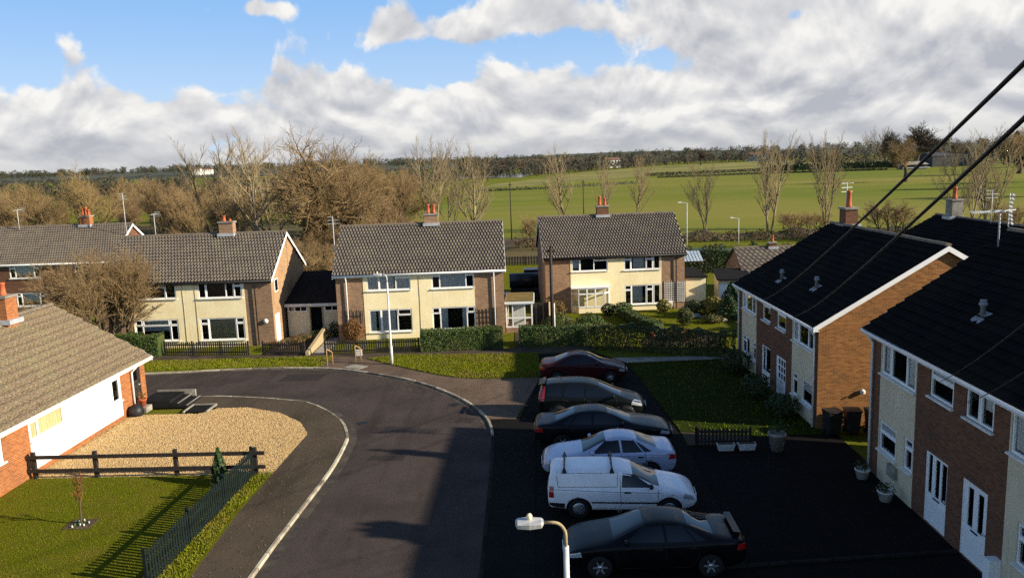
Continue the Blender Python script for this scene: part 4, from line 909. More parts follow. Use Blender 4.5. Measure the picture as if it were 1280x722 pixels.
GB = 'bare trees behind the cream houses'; GP = 'bare poplars along the field edge'
tree('oak', 'oak_tree', 'large bare brown oak with dark forking limbs above the black-roofed store', 'tree', at(383, 86), 16.0, .4, GB, 1.2)
tree('oak2', 'oak_tree', 'bare brown tree close against the right side of the large oak', 'tree', at(425, 98), 14.4, 2.2, GB, 1.15)
tree('willow2', 'oak_tree', 'broad olive-brown bare tree above the chimney of the red-brown house', 'tree', at(92, 92), 13.2, 1.2, GB, 1.15)
tree('willow', 'willow_tree', 'low rounded bare tree at the left edge above the red-brown roof', 'tree', at(22, 88), 9.8, .3, GB, 1.2)
tree('willow', 'willow_tree', 'bare tree between the two tall aerial masts and the one-pot chimney', 'tree', at(196, 100), 11.0, 2.5, GB, 1.1)
tree('willow', 'willow_tree', 'yellow-brown bare tree rising directly above the one-pot chimney', 'tree', at(255, 84), 10.5, 4., GB, 1.)
tree('poplar', 'poplar_tree', 'tall pale bare poplar left of the tallest poplar behind the gable house', 'tree', at(266, 104), 16.11, .5, GB, 1.63)
tree('poplar3', 'poplar_tree', 'tallest pale bare poplar in front of the sky left of the oak', 'tree', at(318, 100), 17.38, 1.5, GB, 1.70)
tree('poplar2', 'poplar_tree', 'bare poplar top merging with the left side of the large oak', 'tree', at(340, 112), 16.11, 2.9, GB, 1.70)
tree('willow', 'willow_tree', 'bare rounded tree between the oak and the poplars above the lamp-post house', 'tree', at(484, 104), 11.2, 1., GB, .95)
tree('maple', 'oak_tree', 'small dark-limbed tree directly behind the left chimney pots of the lamp-post house', 'tree', at(478, 82), 8.2, 3., GB, 1.1)
tree('scrub', 'bare_bush', 'dark brown bare thicket behind the left ridge end of the lamp-post house', 'bush', at(446, 92), 5.2, 0, GB, 1.2)
tree('poplar', 'poplar_tree', 'pale bare poplar behind the two-pot chimney of the lamp-post house', 'tree', at(538, 112), 15.37, 2., GP, 1.49)
tree('poplar2', 'poplar_tree', 'pale bare poplar beside the one behind the two-pot chimney', 'tree', at(562, 120), 14.73, .2, GP, 1.49)
tree('poplar3', 'poplar_tree', 'pale bare poplar with clear lower trunk right of the lamp-post house chimney', 'tree', at(590, 98), 13.99, .8, GP, 1.49)
tree('poplar3', 'poplar_tree', 'single pale bare poplar left of the bay-window house roof', 'tree', at(706, 116), 13.99, 3.3, GP, 1.35)
tree('poplar2', 'poplar_tree', 'thin bare poplar just left of the bay-window house chimney', 'tree', at(752, 126), 12.72, 1.1, GP, 1.06)
tree('poplar3', 'poplar_tree', 'thin bare poplar just right of the bay-window house chimney', 'tree', at(792, 122), 12.72, 5, GP, 1.14)
tree('poplar2', 'poplar_tree', 'leaning double-stemmed bare tree over the earth bank', 'tree', at(880, 111), 11.13, 4.4, GP, 1.56)
tree('poplar', 'poplar_tree', 'three-stemmed bare poplar left of the sunlit gable house, above the earth bank', 'tree', at(957, 109), 14.42, 1.2, GP, 1.35)
tree('poplar', 'poplar_tree', 'bare poplar behind the comb aerial of the sunlit gable house', 'tree', at(1027, 116), 14.10, 3.8, GP, 1.28)
tree('poplar2', 'poplar_tree', 'bare tree behind the rear chimney, crossed by the upper cable', 'tree', at(1198, 90), 13.78, 2.2, GP, 1.56)
tree('poplar', 'poplar_tree', 'bare tree between the rear chimney and the large white aerial', 'tree', at(1224, 97), 13.36, 5.2, GP, 1.42)
tree('scrub', 'bare_bush', 'leafless bush beside the left edge of the bay-window house roof', 'bush', at(668, 100), 5.0, 1, None, .9)
for px, Y, h, lb in ((985, 108, 3.6, 'low leafless bush at the foot of the three-stemmed poplar'), (1012, 110, 3.2, 'low leafless bush between the poplars above the dark far roof'), (1105, 100, 5.2, 'rounded leafless bush behind the dark ridge between the two cables'), (1255, 95, 4.8, 'leafless bush behind the large white aerial'), (590, 118, 3.2, 'low leafless bush at the left field edge')):
    tree('scrub', 'bare_bush', lb, 'bush', at(px, Y), h, px, None, 1.3)
for px, Y, h, k in ((372, 70, 4.2, 'scrub'), (392, 73, 4.6, 'bush'), (412, 71, 4.0, 'scrub'), (350, 76, 5.0, 'bush'), (434, 78, 4.4, 'bush'), (470, 92, 4.5, 'scrub'), (505, 96, 4.2, 'bush'), (398, 84, 5.5, 'bush')):
    tree(k, 'bare_bush', 'brown bare undergrowth behind the low black-roofed store', 'bush', at(px, Y), h, px, 'bare undergrowth behind the houses', 1.25)
rr = random.Random(12)
for i in range(36):
    px = rr.uniform(-60, 500); Y = rr.uniform(108, 185)
    tree(rr.choice(['willow', 'maple', 'willow2', 'willow2', 'oak2', 'maple']), 'bare_tree', 'bare brown tree in the dense wood behind the cream houses', 'tree', at(px, Y), rr.uniform(8.0, 12.2), rr.uniform(0, 6), 'dense wood behind the cream houses', 1.15)
tree('bush', 'bare_bush', 'large many-stemmed bare bush in front of the red-brown house', 'bush', (-27.3, 48.6, 0), 7.1, .4, None, 1.05)
for x, y, h in ((112, 168, 15), (128, 205, 17), (150, 232, 16), (118, 262, 15), (176, 300, 18)):
    tree('oak2', 'bare_tree', 'bare field tree out at the right end of the field', 'tree', (x, y, 0), h, y, 'bare trees at the right end of the field', 1.1)
# young tree on the lawn
t = tree('sapling', 'young_tree', 'young reddish bare tree with a square of bedding on the lawn', 'tree', (-15.13, 24.04, .09), 1.95, .5, None, .72)
b = MB(); b.box(-.42, .42, -.36, .36, 0, .03)
for i in range(24): a = random.uniform(0, 6.3); q = random.uniform(.05, .3); b.tube([(math.cos(a)*q, math.sin(a)*q, .03), (math.cos(a)*q, math.sin(a)*q, .1)], [.035, .02], 5, 1 if i % 3 else 2)
struct(b, 'flower_bed', ['soil', 'leaf_conifer', 'post_white']).location = (-15.13, 24.04, .09)

# ------------------------------------------------------------------ leafy things
def leaves(mb, n, fn, size, r, m=0, flat=.0):
    for _ in range(n):
        p, nrm = fn(); p = Vector(p); nrm = (Vector(nrm)+Vector((r.uniform(-1, 1), r.uniform(-1, 1), r.uniform(-1, 1)))*.9).normalized()
        u = nrm.orthogonal().normalized(); u = Matrix.Rotation(r.uniform(0, 6.28), 3, nrm) @ u; w = nrm.cross(u); s = size*r.uniform(.55, 1.3)
        mb.add([tuple(p-u*s), tuple(p+w*s*.55), tuple(p+u*s), tuple(p-w*s*.55)], [(0, 1, 2, 3)], m)
def lump(r, seed):
    ks = [(Vector((r.uniform(-1, 1), r.uniform(-1, 1), r.uniform(-1, 1))).normalized(), r.uniform(2, 5), r.uniform(0, 6)) for _ in range(6)]
    return lambda d: 1+.13*sum(math.sin(k*d.dot(v)*2+p) for v, k, p in ks)/1.6
def shrub(name, label, loc, rx, ry, h, n, size, m, seed=1, group=None, fill=.65, shape='dome', cat='bush'):
    r = random.Random(seed); o = thing(name, label, cat, loc, 0, group); L = MB(); lp = lump(r, seed)
    def fn():
        d = Vector((r.gauss(0, 1), r.gauss(0, 1), r.gauss(0, 1))).normalized(); k = lp(d)*(fill+(1-fill)*r.random()**.5)
        if shape == 'cone':
            t = r.random()**.8; a = r.uniform(0, 6.28); q = (1-t)**.75*(.75+.25*math.sin(a*5+t*9))*(.7+.3*r.random()); return (rx*q*math.cos(a), ry*q*math.sin(a), h*(.04+.96*t)), (math.cos(a), math.sin(a), .6)
        return (d.x*rx*k, d.y*ry*k, h*.5+d.z*h*.5*min(k, 1.05)), d
    leaves(L, n, fn, size, r)
    ms = m if isinstance(m, (list, tuple)) else [m]
    if len(ms) > 1: L.m = [r.choice(range(len(ms))) for _ in L.m]
    L.build('foliage', list(ms), o)
    S = MB()
    for i in range(6): a = i*1.05; S.tube([(0, 0, -.02), (math.cos(a)*rx*.3, math.sin(a)*ry*.3, h*.35), (math.cos(a)*rx*.55, math.sin(a)*ry*.55, h*.7)], [.035, .022, .008], 5)
    S.build('stem', 'bark', o); return o
def hedge(name, label, pts, w, h, m, dens, size, core=True, seed=3, z0=0., rag=.05, holes=0.):
    r = random.Random(seed); o = thing(name, label, 'hedge', (pts[0][0], pts[0][1], z0)); L = MB(); K = MB(); P = [Vector((p[0]-pts[0][0], p[1]-pts[0][1], 0)) for p in pts]
    for a, b in zip(P[:-1], P[1:]):
        d = b-a; Ln = d.length; d.normalize(); n = Vector((-d.y, d.x, 0))
        if core:
            e = .09; c = [a+n*(w/2-e), b+n*(w/2-e), b-n*(w/2-e), a-n*(w/2-e)]; K.slab([(q.x, q.y) for q in c], 0, h-e)
        ph = [r.uniform(0, 6) for _ in range(4)]
        def top(s): return h*(1+rag*(math.sin(s*1.7+ph[0])+math.sin(s*4.1+ph[1])+.7*math.sin(s*9+ph[2])))
        def fn():
            while True:
                s = r.uniform(0, Ln); hh = top(s); f = r.random(); i_ = r.random()**2*.18
                if holes and math.sin(s*2.9+ph[3])+math.sin(s*7.3+ph[1]) > 1.5-holes and r.random() < .85 and f > .1: continue
                if f < .38: p = a+d*s-n*(w/2-i_); p.z = r.uniform(.02, hh); return p, -n
                if f < .68: p = a+d*s+n*(w/2-i_); p.z = r.uniform(.02, hh); return p, n
                if f < .95: p = a+d*s+n*r.uniform(-w/2, w/2); p.z = hh-i_*.6; return p, Vector((0, 0, 1))
                e_ = r.choice([0, 1]); p = a+d*(Ln*e_+(1-2*e_)*i_)+n*r.uniform(-w/2, w/2); p.z = r.uniform(.02, hh); return p, d*(2*e_-1)
        leaves(L, int(dens*Ln*(2*h+w)), fn, size, r)
    ms = m if isinstance(m, (list, tuple)) else [m]; L.m = [r.choice(range(len(ms))) for _ in L.m]
    L.build('foliage', list(ms), o)
    if core: K.build('branches', 'leaf_dark', o)
    else:
        S = MB()
        for a, b in zip(P[:-1], P[1:]):
            k = int((b-a).length/.35)
            for i in range(k): q = a.lerp(b, (i+r.random())/k); x, y = r.uniform(-.3, .3), r.uniform(-.2, .2); S.tube([(q.x, q.y, 0), (q.x+x*.5, q.y+y, h*.5), (q.x+x, q.y+y*1.5, h*r.uniform(.8, 1.1))], [.03, .02, .008], 5)
        S.build('branches', 'bark', o)
    return o
hedge('clipped_hedge', 'neat clipped box hedge in front of the lamp-post house', [(-7.3, 47.3), (-2.35, 47.75)], 1.15, 1.25, ['leaf_hedge', 'leaf_hedge', 'leaf_dark'], 420, .05, True, 3, .05, .012)
hedge('clipped_hedge', 'neat clipped hedge around the telegraph pole, right of the white porch', [(-1.35, 48.1), (3.0, 48.1)], .95, 1.15, ['leaf_hedge', 'leaf_hedge', 'leaf_dark'], 420, .05, True, 4, .05, .012)
hedge('ragged_hedge', 'ragged gappy tall hedge behind the maroon car', [(3.0, 47.1), (7.0, 45.4), (10.8, 43.9)], .95, 1.38, ['leaf_olive', 'leaf_dark', 'leaf_dark', 'leaf_olive', 'leaf_dark'], 460, .055, False, 5, .03, .05, .12)
hedge('dark_hedge', 'dark rounded hedge at the left end of the picket fence by the gable house', [(-27.6, 47.6), (-23.6, 47.9)], 1.3, 1.35, ['leaf_dark', 'leaf_hedge'], 330, .055, True, 6, .05, .05)
hedge('dark_hedge', 'dark evergreen garden hedge behind the cream garage', [(10, 78), (17, 77)], 2.2, 2.3, ['leaf_dark', 'leaf_olive'], 90, .10, True, 7, 0, .08)
hedge('dark_hedge', 'dark evergreen garden hedge behind the small pantiled bungalow', [(17, 77), (30, 76)], 2.2, 2.2, ['leaf_dark'], 80, .10, True, 8, 0, .1)
hedge('bank_hedge', 'low dark scrub hedge along the foot of the earth bank', [(-3, 103.5), (18, 104), (52, 103)], 1.2, 1.1, ['leaf_olive', 'leaf_rust', 'leaf_dark'], 40, .12, False, 9, 0, .2, .6)
shrub('small_conifer', 'small dark conifer bush at the corner of rail fence and green picket fence', (-11.72, 27.1, .09), .42, .42, 1.4, 3600, .05, ['leaf_conifer', 'leaf_dark'], 2, shape='cone', cat='conifer')
shrub('rust_bush', 'rust-orange leafless bush against the left corner of the lamp-post house', (-12.2, 50.55, 0), .78, .5, 1.5, 2600, .05, ['leaf_rust'], 3)
shrub('conifer', 'large dark conifer bush at the corner of the far terrace', (13.2, 54.5, 0), 1.5, 1.4, 2.6, 4200, .08, ['leaf_dark', 'leaf_conifer'], 4, shape='cone', cat='conifer')
gsh = [((1.2, 52.2, 0), .95, 1.1, ['leaf_olive', 'leaf_hedge'], 'olive garden bush right of the telegraph pole'), ((3.2, 51.0, 0), 1.0, 1.25, ['leaf_hedge', 'leaf_dark'], 'rounded green bush in front of the bay window'),
       ((1.0, 55.8, 0), .8, 1.5, ['leaf_rust', 'leaf_olive'], 'rusty shrub against the brick left of the bay window'), ((4.9, 56.9, 0), .5, .9, ['leaf_dark'], 'dark round bush below the middle of the cream wall'),
       ((5.9, 56.6, 0), .7, 1.0, ['leaf_hedge', 'leaf_dark'], 'dome-shaped bush at the head of the long garden hedge'), ((11.0, 56.2, 0), .8, 1.1, ['leaf_dark', 'leaf_olive'], 'dark bush in front of the cream garage'),
       ((12.3, 56.0, 0), .95, 1.3, ['leaf_olive', 'leaf_gold'], 'golden-topped bush between garage and shed'), ((9.6, 52.6, 0), .5, 1.3, ['leaf_dark', 'leaf_olive'], 'small upright bush on the garden lawn'),
       ((8.7, 48.4, 0), .8, .7, ['leaf_rust'], 'low reddish-brown shrub behind the ragged hedge'), ((9.0, 57.6, 0), .55, .9, ['leaf_gold', 'leaf_olive'], 'yellow-leaved bush beside the meter box'),
       ((.9, 50.3, 0), .6, .7, ['leaf_conifer', 'leaf_hedge'], 'low leafy plants behind the clipped hedge'), ((13.6, 50.6, 0), .9, 1.0, ['leaf_olive', 'leaf_rust'], 'brown-green shrub beside the far corner of the terrace'),
       ((11.6, 53.2, 0), .7, .6, ['leaf_olive'], 'low grey-green rockery shrub on the garden lawn')]
for i, (p, rx, h, m, lb) in enumerate(gsh): shrub('garden_bush', lb, p, rx, rx*.9, h, int(1900*rx*h)+500, .06, m, 20+i)
for i, (x, y, h, lb) in enumerate(((10.3, 33.6, .9, 'low dark shrub beside the nearest door of the far terrace'), (9.9, 36.2, 1.1, 'dark shrub against the middle of the far terrace front'), (10.1, 40.6, 1.2, 'dark shrub below the farthest windows of the far terrace'))): shrub('garden_bush', lb, (x, y, .05), .7, .8, h, 1500, .06, ['leaf_dark'], 80+i)
hedge('garden_hedge', 'dark rounded hedge running across the lawn of the bay-window house', [(5.9, 56), (6.6, 53.2), (7.6, 50.6)], .85, .7, ['leaf_dark', 'leaf_hedge'], 260, .06, True, 31, 0, .07)
for i, (x, y, lb) in enumerate(((-16.4, 48.6, 'brown bedding plants nearest the path in the sloping bed'), (-15.5, 50.2, 'green-brown bedding plants in front of the low black-roofed store'), (-14.6, 51.4, 'yellow-green plant on top of the sloping garden wall'))):
    shrub('bedding_plant', lb, (x, y, .1), .75, .8, .55, 900, .05, ['leaf_rust', 'leaf_olive'] if i < 2 else ['leaf_gold', 'leaf_olive'], 50+i, cat='plant')
shrub('climber', 'dark bushy climber beside the doorway under the black sloping roof', (-13.75, 51.9, 0), .45, .35, 1.1, 900, .05, ['leaf_dark'], 60)
# garden ornaments
a = MB(); a.lathe([(0, 0), (.17, 0), (.2, .25), (.16, .3), (.12, .34), (.13, .45), (.08, .52), (0, .55)], 12); tag(a.build('bird_bath', 'post_white', loc=(7.5, 48.9, 0)), 'small white garden ornament behind the ragged hedge', 'ornament')
a = MB(); a.lathe([(0, 0), (.2, .02), (.27, .18), (.2, .36), (.08, .42), (0, .43)], 12); tag(a.build('garden_ornament', 'terracotta', loc=(6.9, 49.0, 0)), 'orange rounded ornament beside the white one behind the ragged hedge', 'ornament')
rr = random.Random(4)
for i, (x, y, lb) in enumerate(((10.8, 55, 'largest pale rock of the rockery by the garage'), (11.7, 54.6, 'grey rock right of the largest rockery stone'), (12.4, 53.7, 'low rock nearest the dark conifer bush'))):
    a = MB(); s = .34-.05*i; a.lathe([(0, 0), (s, 0), (s*1.1, s*.4), (s*.7, s*.9), (0, s)], 7, smooth=False); a.v = [(v[0]*rr.uniform(.8, 1.2), v[1]*rr.uniform(.7, 1.1), v[2]) for v in a.v]
    tag(a.build('rock', 'concrete', loc=(x, y, 0)), lb, 'rock')
# planters, pots, bins
def pot(loc, r, h, m, label, plant='leaf_dark', name='flower_pot'):
    o = thing(name, label, 'plant pot', loc); a = MB(); a.lathe([(0, 0), (r*.7, 0), (r, h*.85), (r*1.08, h*.86), (r*1.08, h), (r*.92, h), (r*.9, h*.85), (0, h*.85)], 16); a.build('pot', m, o)
    if plant:
        r_ = random.Random(int(loc[1]*10)); L = MB(); leaves(L, 90, lambda: ((r_.gauss(0, r*.5), r_.gauss(0, r*.5), h+abs(r_.gauss(0, h*.35))), (0, 0, 1)), .06, r_); L.build('plant', plant, o)
    return o
pot((10.95, 26.6, .045), .24, .34, 'post_white', 'small pale pot below the wall vent of the nearest brick house'); pot((10.95, 24.75, .045), .24, .34, 'post_white', 'small pale pot between the wall vent and the half-glazed front door')
pot((8.85, 29.4, .05), .32, .7, 'concrete', 'tall grey pot beside the black wheelie bins\' side of the short fence')
pot((-19.05, 36.2, .35), .2, .36, 'terracotta', 'terracotta pot on a stone block beside the bungalow door', 'leaf_rust')
a = MB(); a.box(-.3, .3, -.3, .3, 0, .26); tag(a.build('stone_block', 'concrete', loc=(-19.05, 36.2, .09)), 'pale stone block beside the bungalow door', 'block')
a = MB(); a.tube([(0, 0, 0), (.0, 0, .12), (0, 0, .35), (0, 0, .5), (0, 0, .56)], [.3, .36, .33, .18, .05], 10); tag(a.build('refuse_sack', 'black_plastic', loc=(-19.05, 35.55, .1)), 'black refuse sack against the bungalow wall', 'sack')
for x, lb in ((6.95, 'white trough planter at the middle of the short black fence'), (7.75, 'white trough planter at the right end of the short black fence')):
    o = thing('planter', lb, 'planter', (x, 29.55, .045)); a = MB(); a.add([(-.28, -.1, 0), (.28, -.1, 0), (.28, .1, 0), (-.28, .1, 0), (-.34, -.14, .26), (.34, -.14, .26), (.34, .14, .26), (-.34, .14, .26)], [(0, 3, 2, 1), (0, 1, 5, 4), (1, 2, 6, 5), (2, 3, 7, 6), (3, 0, 4, 7), (4, 5, 6, 7)]); a.build('trough', 'post_white', o)
    b = MB(); b.box(-.3, .3, -.11, .11, .261, .275); b.build('soil', 'soil', o)
hedge('dark_hedge', 'unseen hedge added between the two brick terraces to shade the bins', [(13.6, 30.2), (21, 30.2)], .8, 1.9, ['leaf_dark', 'far_green'], 220, .07, True, 44, .02, .1)  # out-of-view hedge added to cast shade on bins and gable foot
def bin_(loc, label, rz):
    o = thing('wheelie_bin', label, 'bin', loc, rz, 'black wheelie bins by the sunlit gable'); a = MB()
    a.add([(-.22, -.22, .08), (.22, -.22, .08), (.22, .22, .08), (-.22, .22, .08), (-.28, -.3, .98), (.28, -.3, .98), (.28, .3, .98), (-.28, .3, .98)], [(0, 3, 2, 1), (0, 1, 5, 4), (1, 2, 6, 5), (2, 3, 7, 6), (3, 0, 4, 7), (4, 5, 6, 7)]); a.build('body', 'black_plastic', o)
    a = MB(); a.box(-.31, .31, -.35, .3, .985, 1.03); a.box(-.25, .25, .3, .37, .9, 1.0); a.build('lid', 'tarp', o)
    for s in (-1, 1): a = MB(); a.tube([(s*.2, .24, .1), (s*.27, .24, .1)], .1, 12); a.build('wheel', 'rubber', o)
bin_((11.5, 31.0, .04), 'black wheelie bin nearest the corner downpipe of the sunlit gable house', .2); bin_((12.3, 31.05, .04), 'black wheelie bin in the middle below the sunlit gable', -.1); bin_((13.15, 31.0, .04), 'black wheelie bin farthest right below the sunlit gable', .1)
# bungalow steps
sp = thing('entrance_steps', 'low concrete entrance steps with a pale side wall by the bungalow door', 'steps', (-18.9, 36.9, .09)); a = MB()
a.box(-.48, .95, -.25, 1.4, 0, .34); a.build('landing', 'felt', sp)
for i in range(2): a = MB(); a.box(.952+.42*i, 1.37+.42*i, -.25, 1.3, 0, .23-.11*i); a.box(1.30+.42*i, 1.375+.42*i, -.255, 1.305, .22-.11*i, .236-.11*i, 1); a.build('step', ['felt', 'concrete'], sp)
a = MB(); a.box(-.45, 1.5, 1.41, 1.50, 0, .42); a.build('side_wall', 'concrete', sp)
dm = thing('doormat', 'dark mat in a pale frame at the foot of the bungalow steps', 'mat', (-16.95, 35.75, .09)); a = MB(); a.box(.08, 1.1, .08, 1.1, 0, .04); a.build('mat', 'felt', dm)
a = MB(); a.box(0, .075, 0, 1.18, 0, .09); a.box(.08, 1.18, 1.105, 1.18, 0, .088); a.box(1.105, 1.18, 0, 1.1, 0, .086); a.build('frame', 'concrete', dm)

# ------------------------------------------------------------------ cars
def saloon(c=0., L=1., low=0.):
    B = [(-2.13, .42, .80, .84, .64, .48), (-2.06, .26, .95, .985, .76, .62), (-1.80, .20, .985, 1.025, .835, .68), (-1.36, .19, .975, 1.045, .85, .64), (-.78, .18, .955, 1.35, .858, .565), (-.30, .18, .935, 1.425, .86, .585), (.2, .18, .92, 1.395, .86, .575), (.62, .18, .91, 1.20, .86, .60), (1.04, .18, .895, .955, .852, .68), (1.5, .18, .84, .885, .835, .66), (1.88, .20, .755, .785, .78, .58), (2.07, .28, .64, .665, .68, .5), (2.13, .38, .53, .55, .57, .42)]
    return [((x+(c if -1.6 < x < 1.2 else 0))*L, a, b-low*.3, t-low*(1 if t > 1.1 else .3), w, r) for x, a, b, t, w, r in B]
def hatch():
    return [(-2.10, .45, .90, .96, .66, .52), (-2.05, .28, .98, 1.30, .78, .56), (-1.92, .22, 1.0, 1.47, .83, .57), (-1.5, .19, .99, 1.555, .86, .59), (-.8, .18, .97, 1.59, .865, .60), (-.1, .18, .955, 1.565, .865, .59), (.35, .18, .945, 1.43, .865, .60), (.8, .18, .935, 1.19, .86, .63), (1.22, .18, .92, .985, .85, .69), (1.6, .19, .855, .90, .82, .64), (1.9, .22, .76, .79, .74, .55), (2.07, .32, .62, .64, .62, .46), (2.12, .42, .53, .55, .52, .4)]
def vanp():
    return [(-2.09, .40, .93, 1.0, .76, .66), (-2.06, .30, .95, 1.36, .83, .66), (-1.96, .24, .95, 1.455, .845, .67), (-1.5, .20, .95, 1.475, .855, .675), (-.6, .19, .94, 1.48, .86, .675), (.0, .18, .93, 1.465, .86, .665), (.3, .18, .925, 1.37, .86, .655), (.72, .18, .915, 1.15, .86, .66), (1.08, .18, .90, .965, .852, .70), (1.5, .18, .845, .895, .835, .67), (1.86, .20, .755, .79, .78, .58), (2.04, .28, .64, .665, .68, .5), (2.10, .38, .53, .55, .57, .42)]
def car(label, loc, rz, st, pnt, spec, scale=(1, 1, 1)):
    C = thing('parked_car' if not spec.get('van') else 'parked_van', label, 'car' if not spec.get('van') else 'van', loc, rz, 'cars parked side by side in the shaded bays')
    C.scale = scale
    b = MB()
    def half(a, zb, zt, w, r):
        gh = zt-zb > .15
        return [(0, a), (.8*w, a), (.96*w, a+.10), (w, a+.5*(zb-a)), (.985*w, zb-.07), (.94*w, zb), (.94*w+(r-.94*w)*.5, zb+(zt-zb)*.55) if gh else (.90*w, zb+(zt-zb)*.35), (r+.01, zt-(.075 if gh else (zt-zb)*.4)), (r*.86, zt-.012 if gh else zt-(zt-zb)*.12), (r*.45, zt+.006), (0, zt+.012)]
    rings = []
    for x, a, zb, zt, w, r in st:
        h = half(a, zb, zt, w, r); rings.append([(x, y, z) for y, z in h]+[(x, -y, z) for y, z in h[-2:0:-1]])
    n = len(rings[0]); vs = [v for q in rings for v in q]
    fs = [(i*n+k, i*n+(k+1) % n, (i+1)*n+(k+1) % n, (i+1)*n+k) for i in range(len(rings)-1) for k in range(n)]
    # caps: one inner ring then a face
    for ri, s in ((0, -1), (len(rings)-1, 1)):
        o = len(vs); cx = rings[ri][0][0]+.012*s; cz = sum(v[2] for v in rings[ri])/n
        vs += [(cx, v[1]*.8, cz+(v[2]-cz)*.75) for v in rings[ri]]
        for k in range(n):
            q = (ri*n+k, ri*n+(k+1) % n, o+(k+1) % n, o+k); fs.append(q if s > 0 else q[::-1])
        f = tuple(o+k for k in range(n)); fs.append(f if s > 0 else f[::-1])
    b.add(vs, fs, 0, True); tmp = b.build('tmp_body', [pnt, 'black_plastic'])
    bm = bmesh.new(); bm.from_mesh(tmp.data); bmesh.ops.recalc_face_normals(bm, faces=bm.faces)
    cl = bm.edges.layers.float.new('crease_edge'); NR = len(rings)
    for e_ in bm.edges:
        a_, b_ = e_.verts[0].index, e_.verts[1].index
        if max(a_, b_) < NR*n and a_ % n == b_ % n:
            k_ = min(a_ % n, n-a_ % n); e_[cl] = {2: .3, 4: .55, 5: .6, 7: .5}.get(k_, 0.)
        elif max(a_, b_) < NR*n and a_//n == b_//n and a_//n in (0, NR-1): e_[cl] = .3
    bm.to_mesh(tmp.data); bm.free()
    ss = tmp.modifiers.new('s', 'SUBSURF'); ss.levels = ss.render_levels = 2
    dg = bpy.context.evaluated_depsgraph_get(); dg.update(); me0 = bpy.data.meshes.new_from_object(tmp.evaluated_get(dg))
    bvh = BVHTree.FromPolygons([v.co[:] for v in me0.vertices], [p.vertices[:] for p in me0.polygons])
    wr = spec.get('wr', .31); ax = spec.get('ax', (-1.28, 1.3)); cut = MB()
    for x in ax:
        for s in (-1, 1): cut.tube([(x, s*.52, wr), (x, s*1.2, wr)], wr+.055, 28, 1, True, False)
    co = cut.build('tmp_cut', [pnt, 'black_plastic'])
    bm = bmesh.new(); bm.from_mesh(co.data); bmesh.ops.recalc_face_normals(bm, faces=bm.faces); bm.to_mesh(co.data); bm.free()
    bo = tmp.modifiers.new('b', 'BOOLEAN'); bo.operation = 'DIFFERENCE'; bo.object = co; bo.solver = 'EXACT'
    dg = bpy.context.evaluated_depsgraph_get(); dg.update(); me = bpy.data.meshes.new_from_object(tmp.evaluated_get(dg)); me.name = 'body'
    for x in (tmp, co): bpy.data.objects.remove(x)
    body = bpy.data.objects.new('body', me); COL.objects.link(body); body.parent = C
    def cast(p, ax_):
        if ax_ == 'L': o, d = Vector((p[0], 3, p[1])), Vector((0, -1, 0))
        elif ax_ == 'R': o, d = Vector((p[0], -3, p[1])), Vector((0, 1, 0))
        elif ax_ == 'T': o, d = Vector((p[0], p[1], 4)), Vector((0, 0, -1))
        elif ax_ == 'F': o, d = Vector((4, p[0], p[1])), Vector((-1, 0, 0))
        else: o, d = Vector((-4, p[0], p[1])), Vector((1, 0, 0))
        h = bvh.ray_cast(o, d); return h
    def panel(quads, ax_, off=.006, nu=10, nv=6):
        m = MB()
        for q in quads:
            g_ = []
            for j in range(nv+1):
                for i in range(nu+1):
                    u, v = i/nu, j/nv
                    p = [(q[0][k]*(1-u)+q[1][k]*u)*(1-v)+(q[3][k]*(1-u)+q[2][k]*u)*v for k in (0, 1)]
                    h = cast(p, ax_); g_.append(tuple(h[0]+h[1]*off) if h[0] else None)
            idx = {}; vv = []
            for k, p in enumerate(g_):
                if p: idx[k] = len(vv); vv.append(p)
            W_ = nu+1; ff = []
            for j in range(nv):
                for i in range(nu):
                    f = (j*W_+i, j*W_+i+1, (j+1)*W_+i+1, (j+1)*W_+i)
                    if all(k in idx for k in f): ff.append(tuple(idx[k] for k in f))
            m.add(vv, ff, 0, True)
        return m
    for sd in ('L', 'R'):
        for nme, qs in spec['side']: panel(qs, sd).build('side_window', 'car_glass', C)
    panel(spec['screen'], 'T', .006, 12, 8).build('windscreen', 'car_glass', C)
    panel(spec['rear'][0], spec['rear'][1], .006, 12, 8).build('rear_window', 'car_glass', C)
    for nme, qs, ax_, m_ in spec.get('lights', ()):
        for q in qs: panel([q], ax_, .008, 6, 5).build(nme, m_, C)
    for nme, qs, ax_, m_ in spec.get('trim', ()): panel(qs, ax_, .009, 14, 2).build(nme, m_, C)
    # door seams
    sm = MB()
    for sd in ('L', 'R'):
        for pl_ in spec.get('seams', ()):
            pts = []
            for a, c in zip(pl_[:-1], pl_[1:]):
                for i in range(8):
                    h = cast((a[0]+(c[0]-a[0])*i/8, a[1]+(c[1]-a[1])*i/8), sd)
                    if h[0]: pts.append(h[0]+h[1]*.0)
            if len(pts) > 2: sm.tube(pts, .007, 4, 0, False)
    sm.build('door_seam', 'black_plastic', C)
    for sd, s in (('L', 1), ('R', -1)):
        for x, z in spec.get('handles', ()):
            h = cast((x, z), sd)
            if h[0]: q = MB(); q.box(-.09, .09, -.022, .022, -.022, .022); q.build('door_handle', spec.get('hm', 'black_plastic'), C, loc=tuple(h[0]))
        x, z = spec['mirror']; h = cast((x, z), sd)
        q = MB(); q.lathe([(0, -.07), (.05, -.06), (.075, 0), (.06, .06), (0, .075)], 12, 0, Matrix.Diagonal((.9, 1.5, 1, 1))); q.bar((0, -s*.14, -.03), (0, 0, -.02), .05, .04)
        q.build('wing_mirror', spec.get('mm', pnt), C, loc=(h[0].x, h[0].y+s*.13, h[0].z+.03))
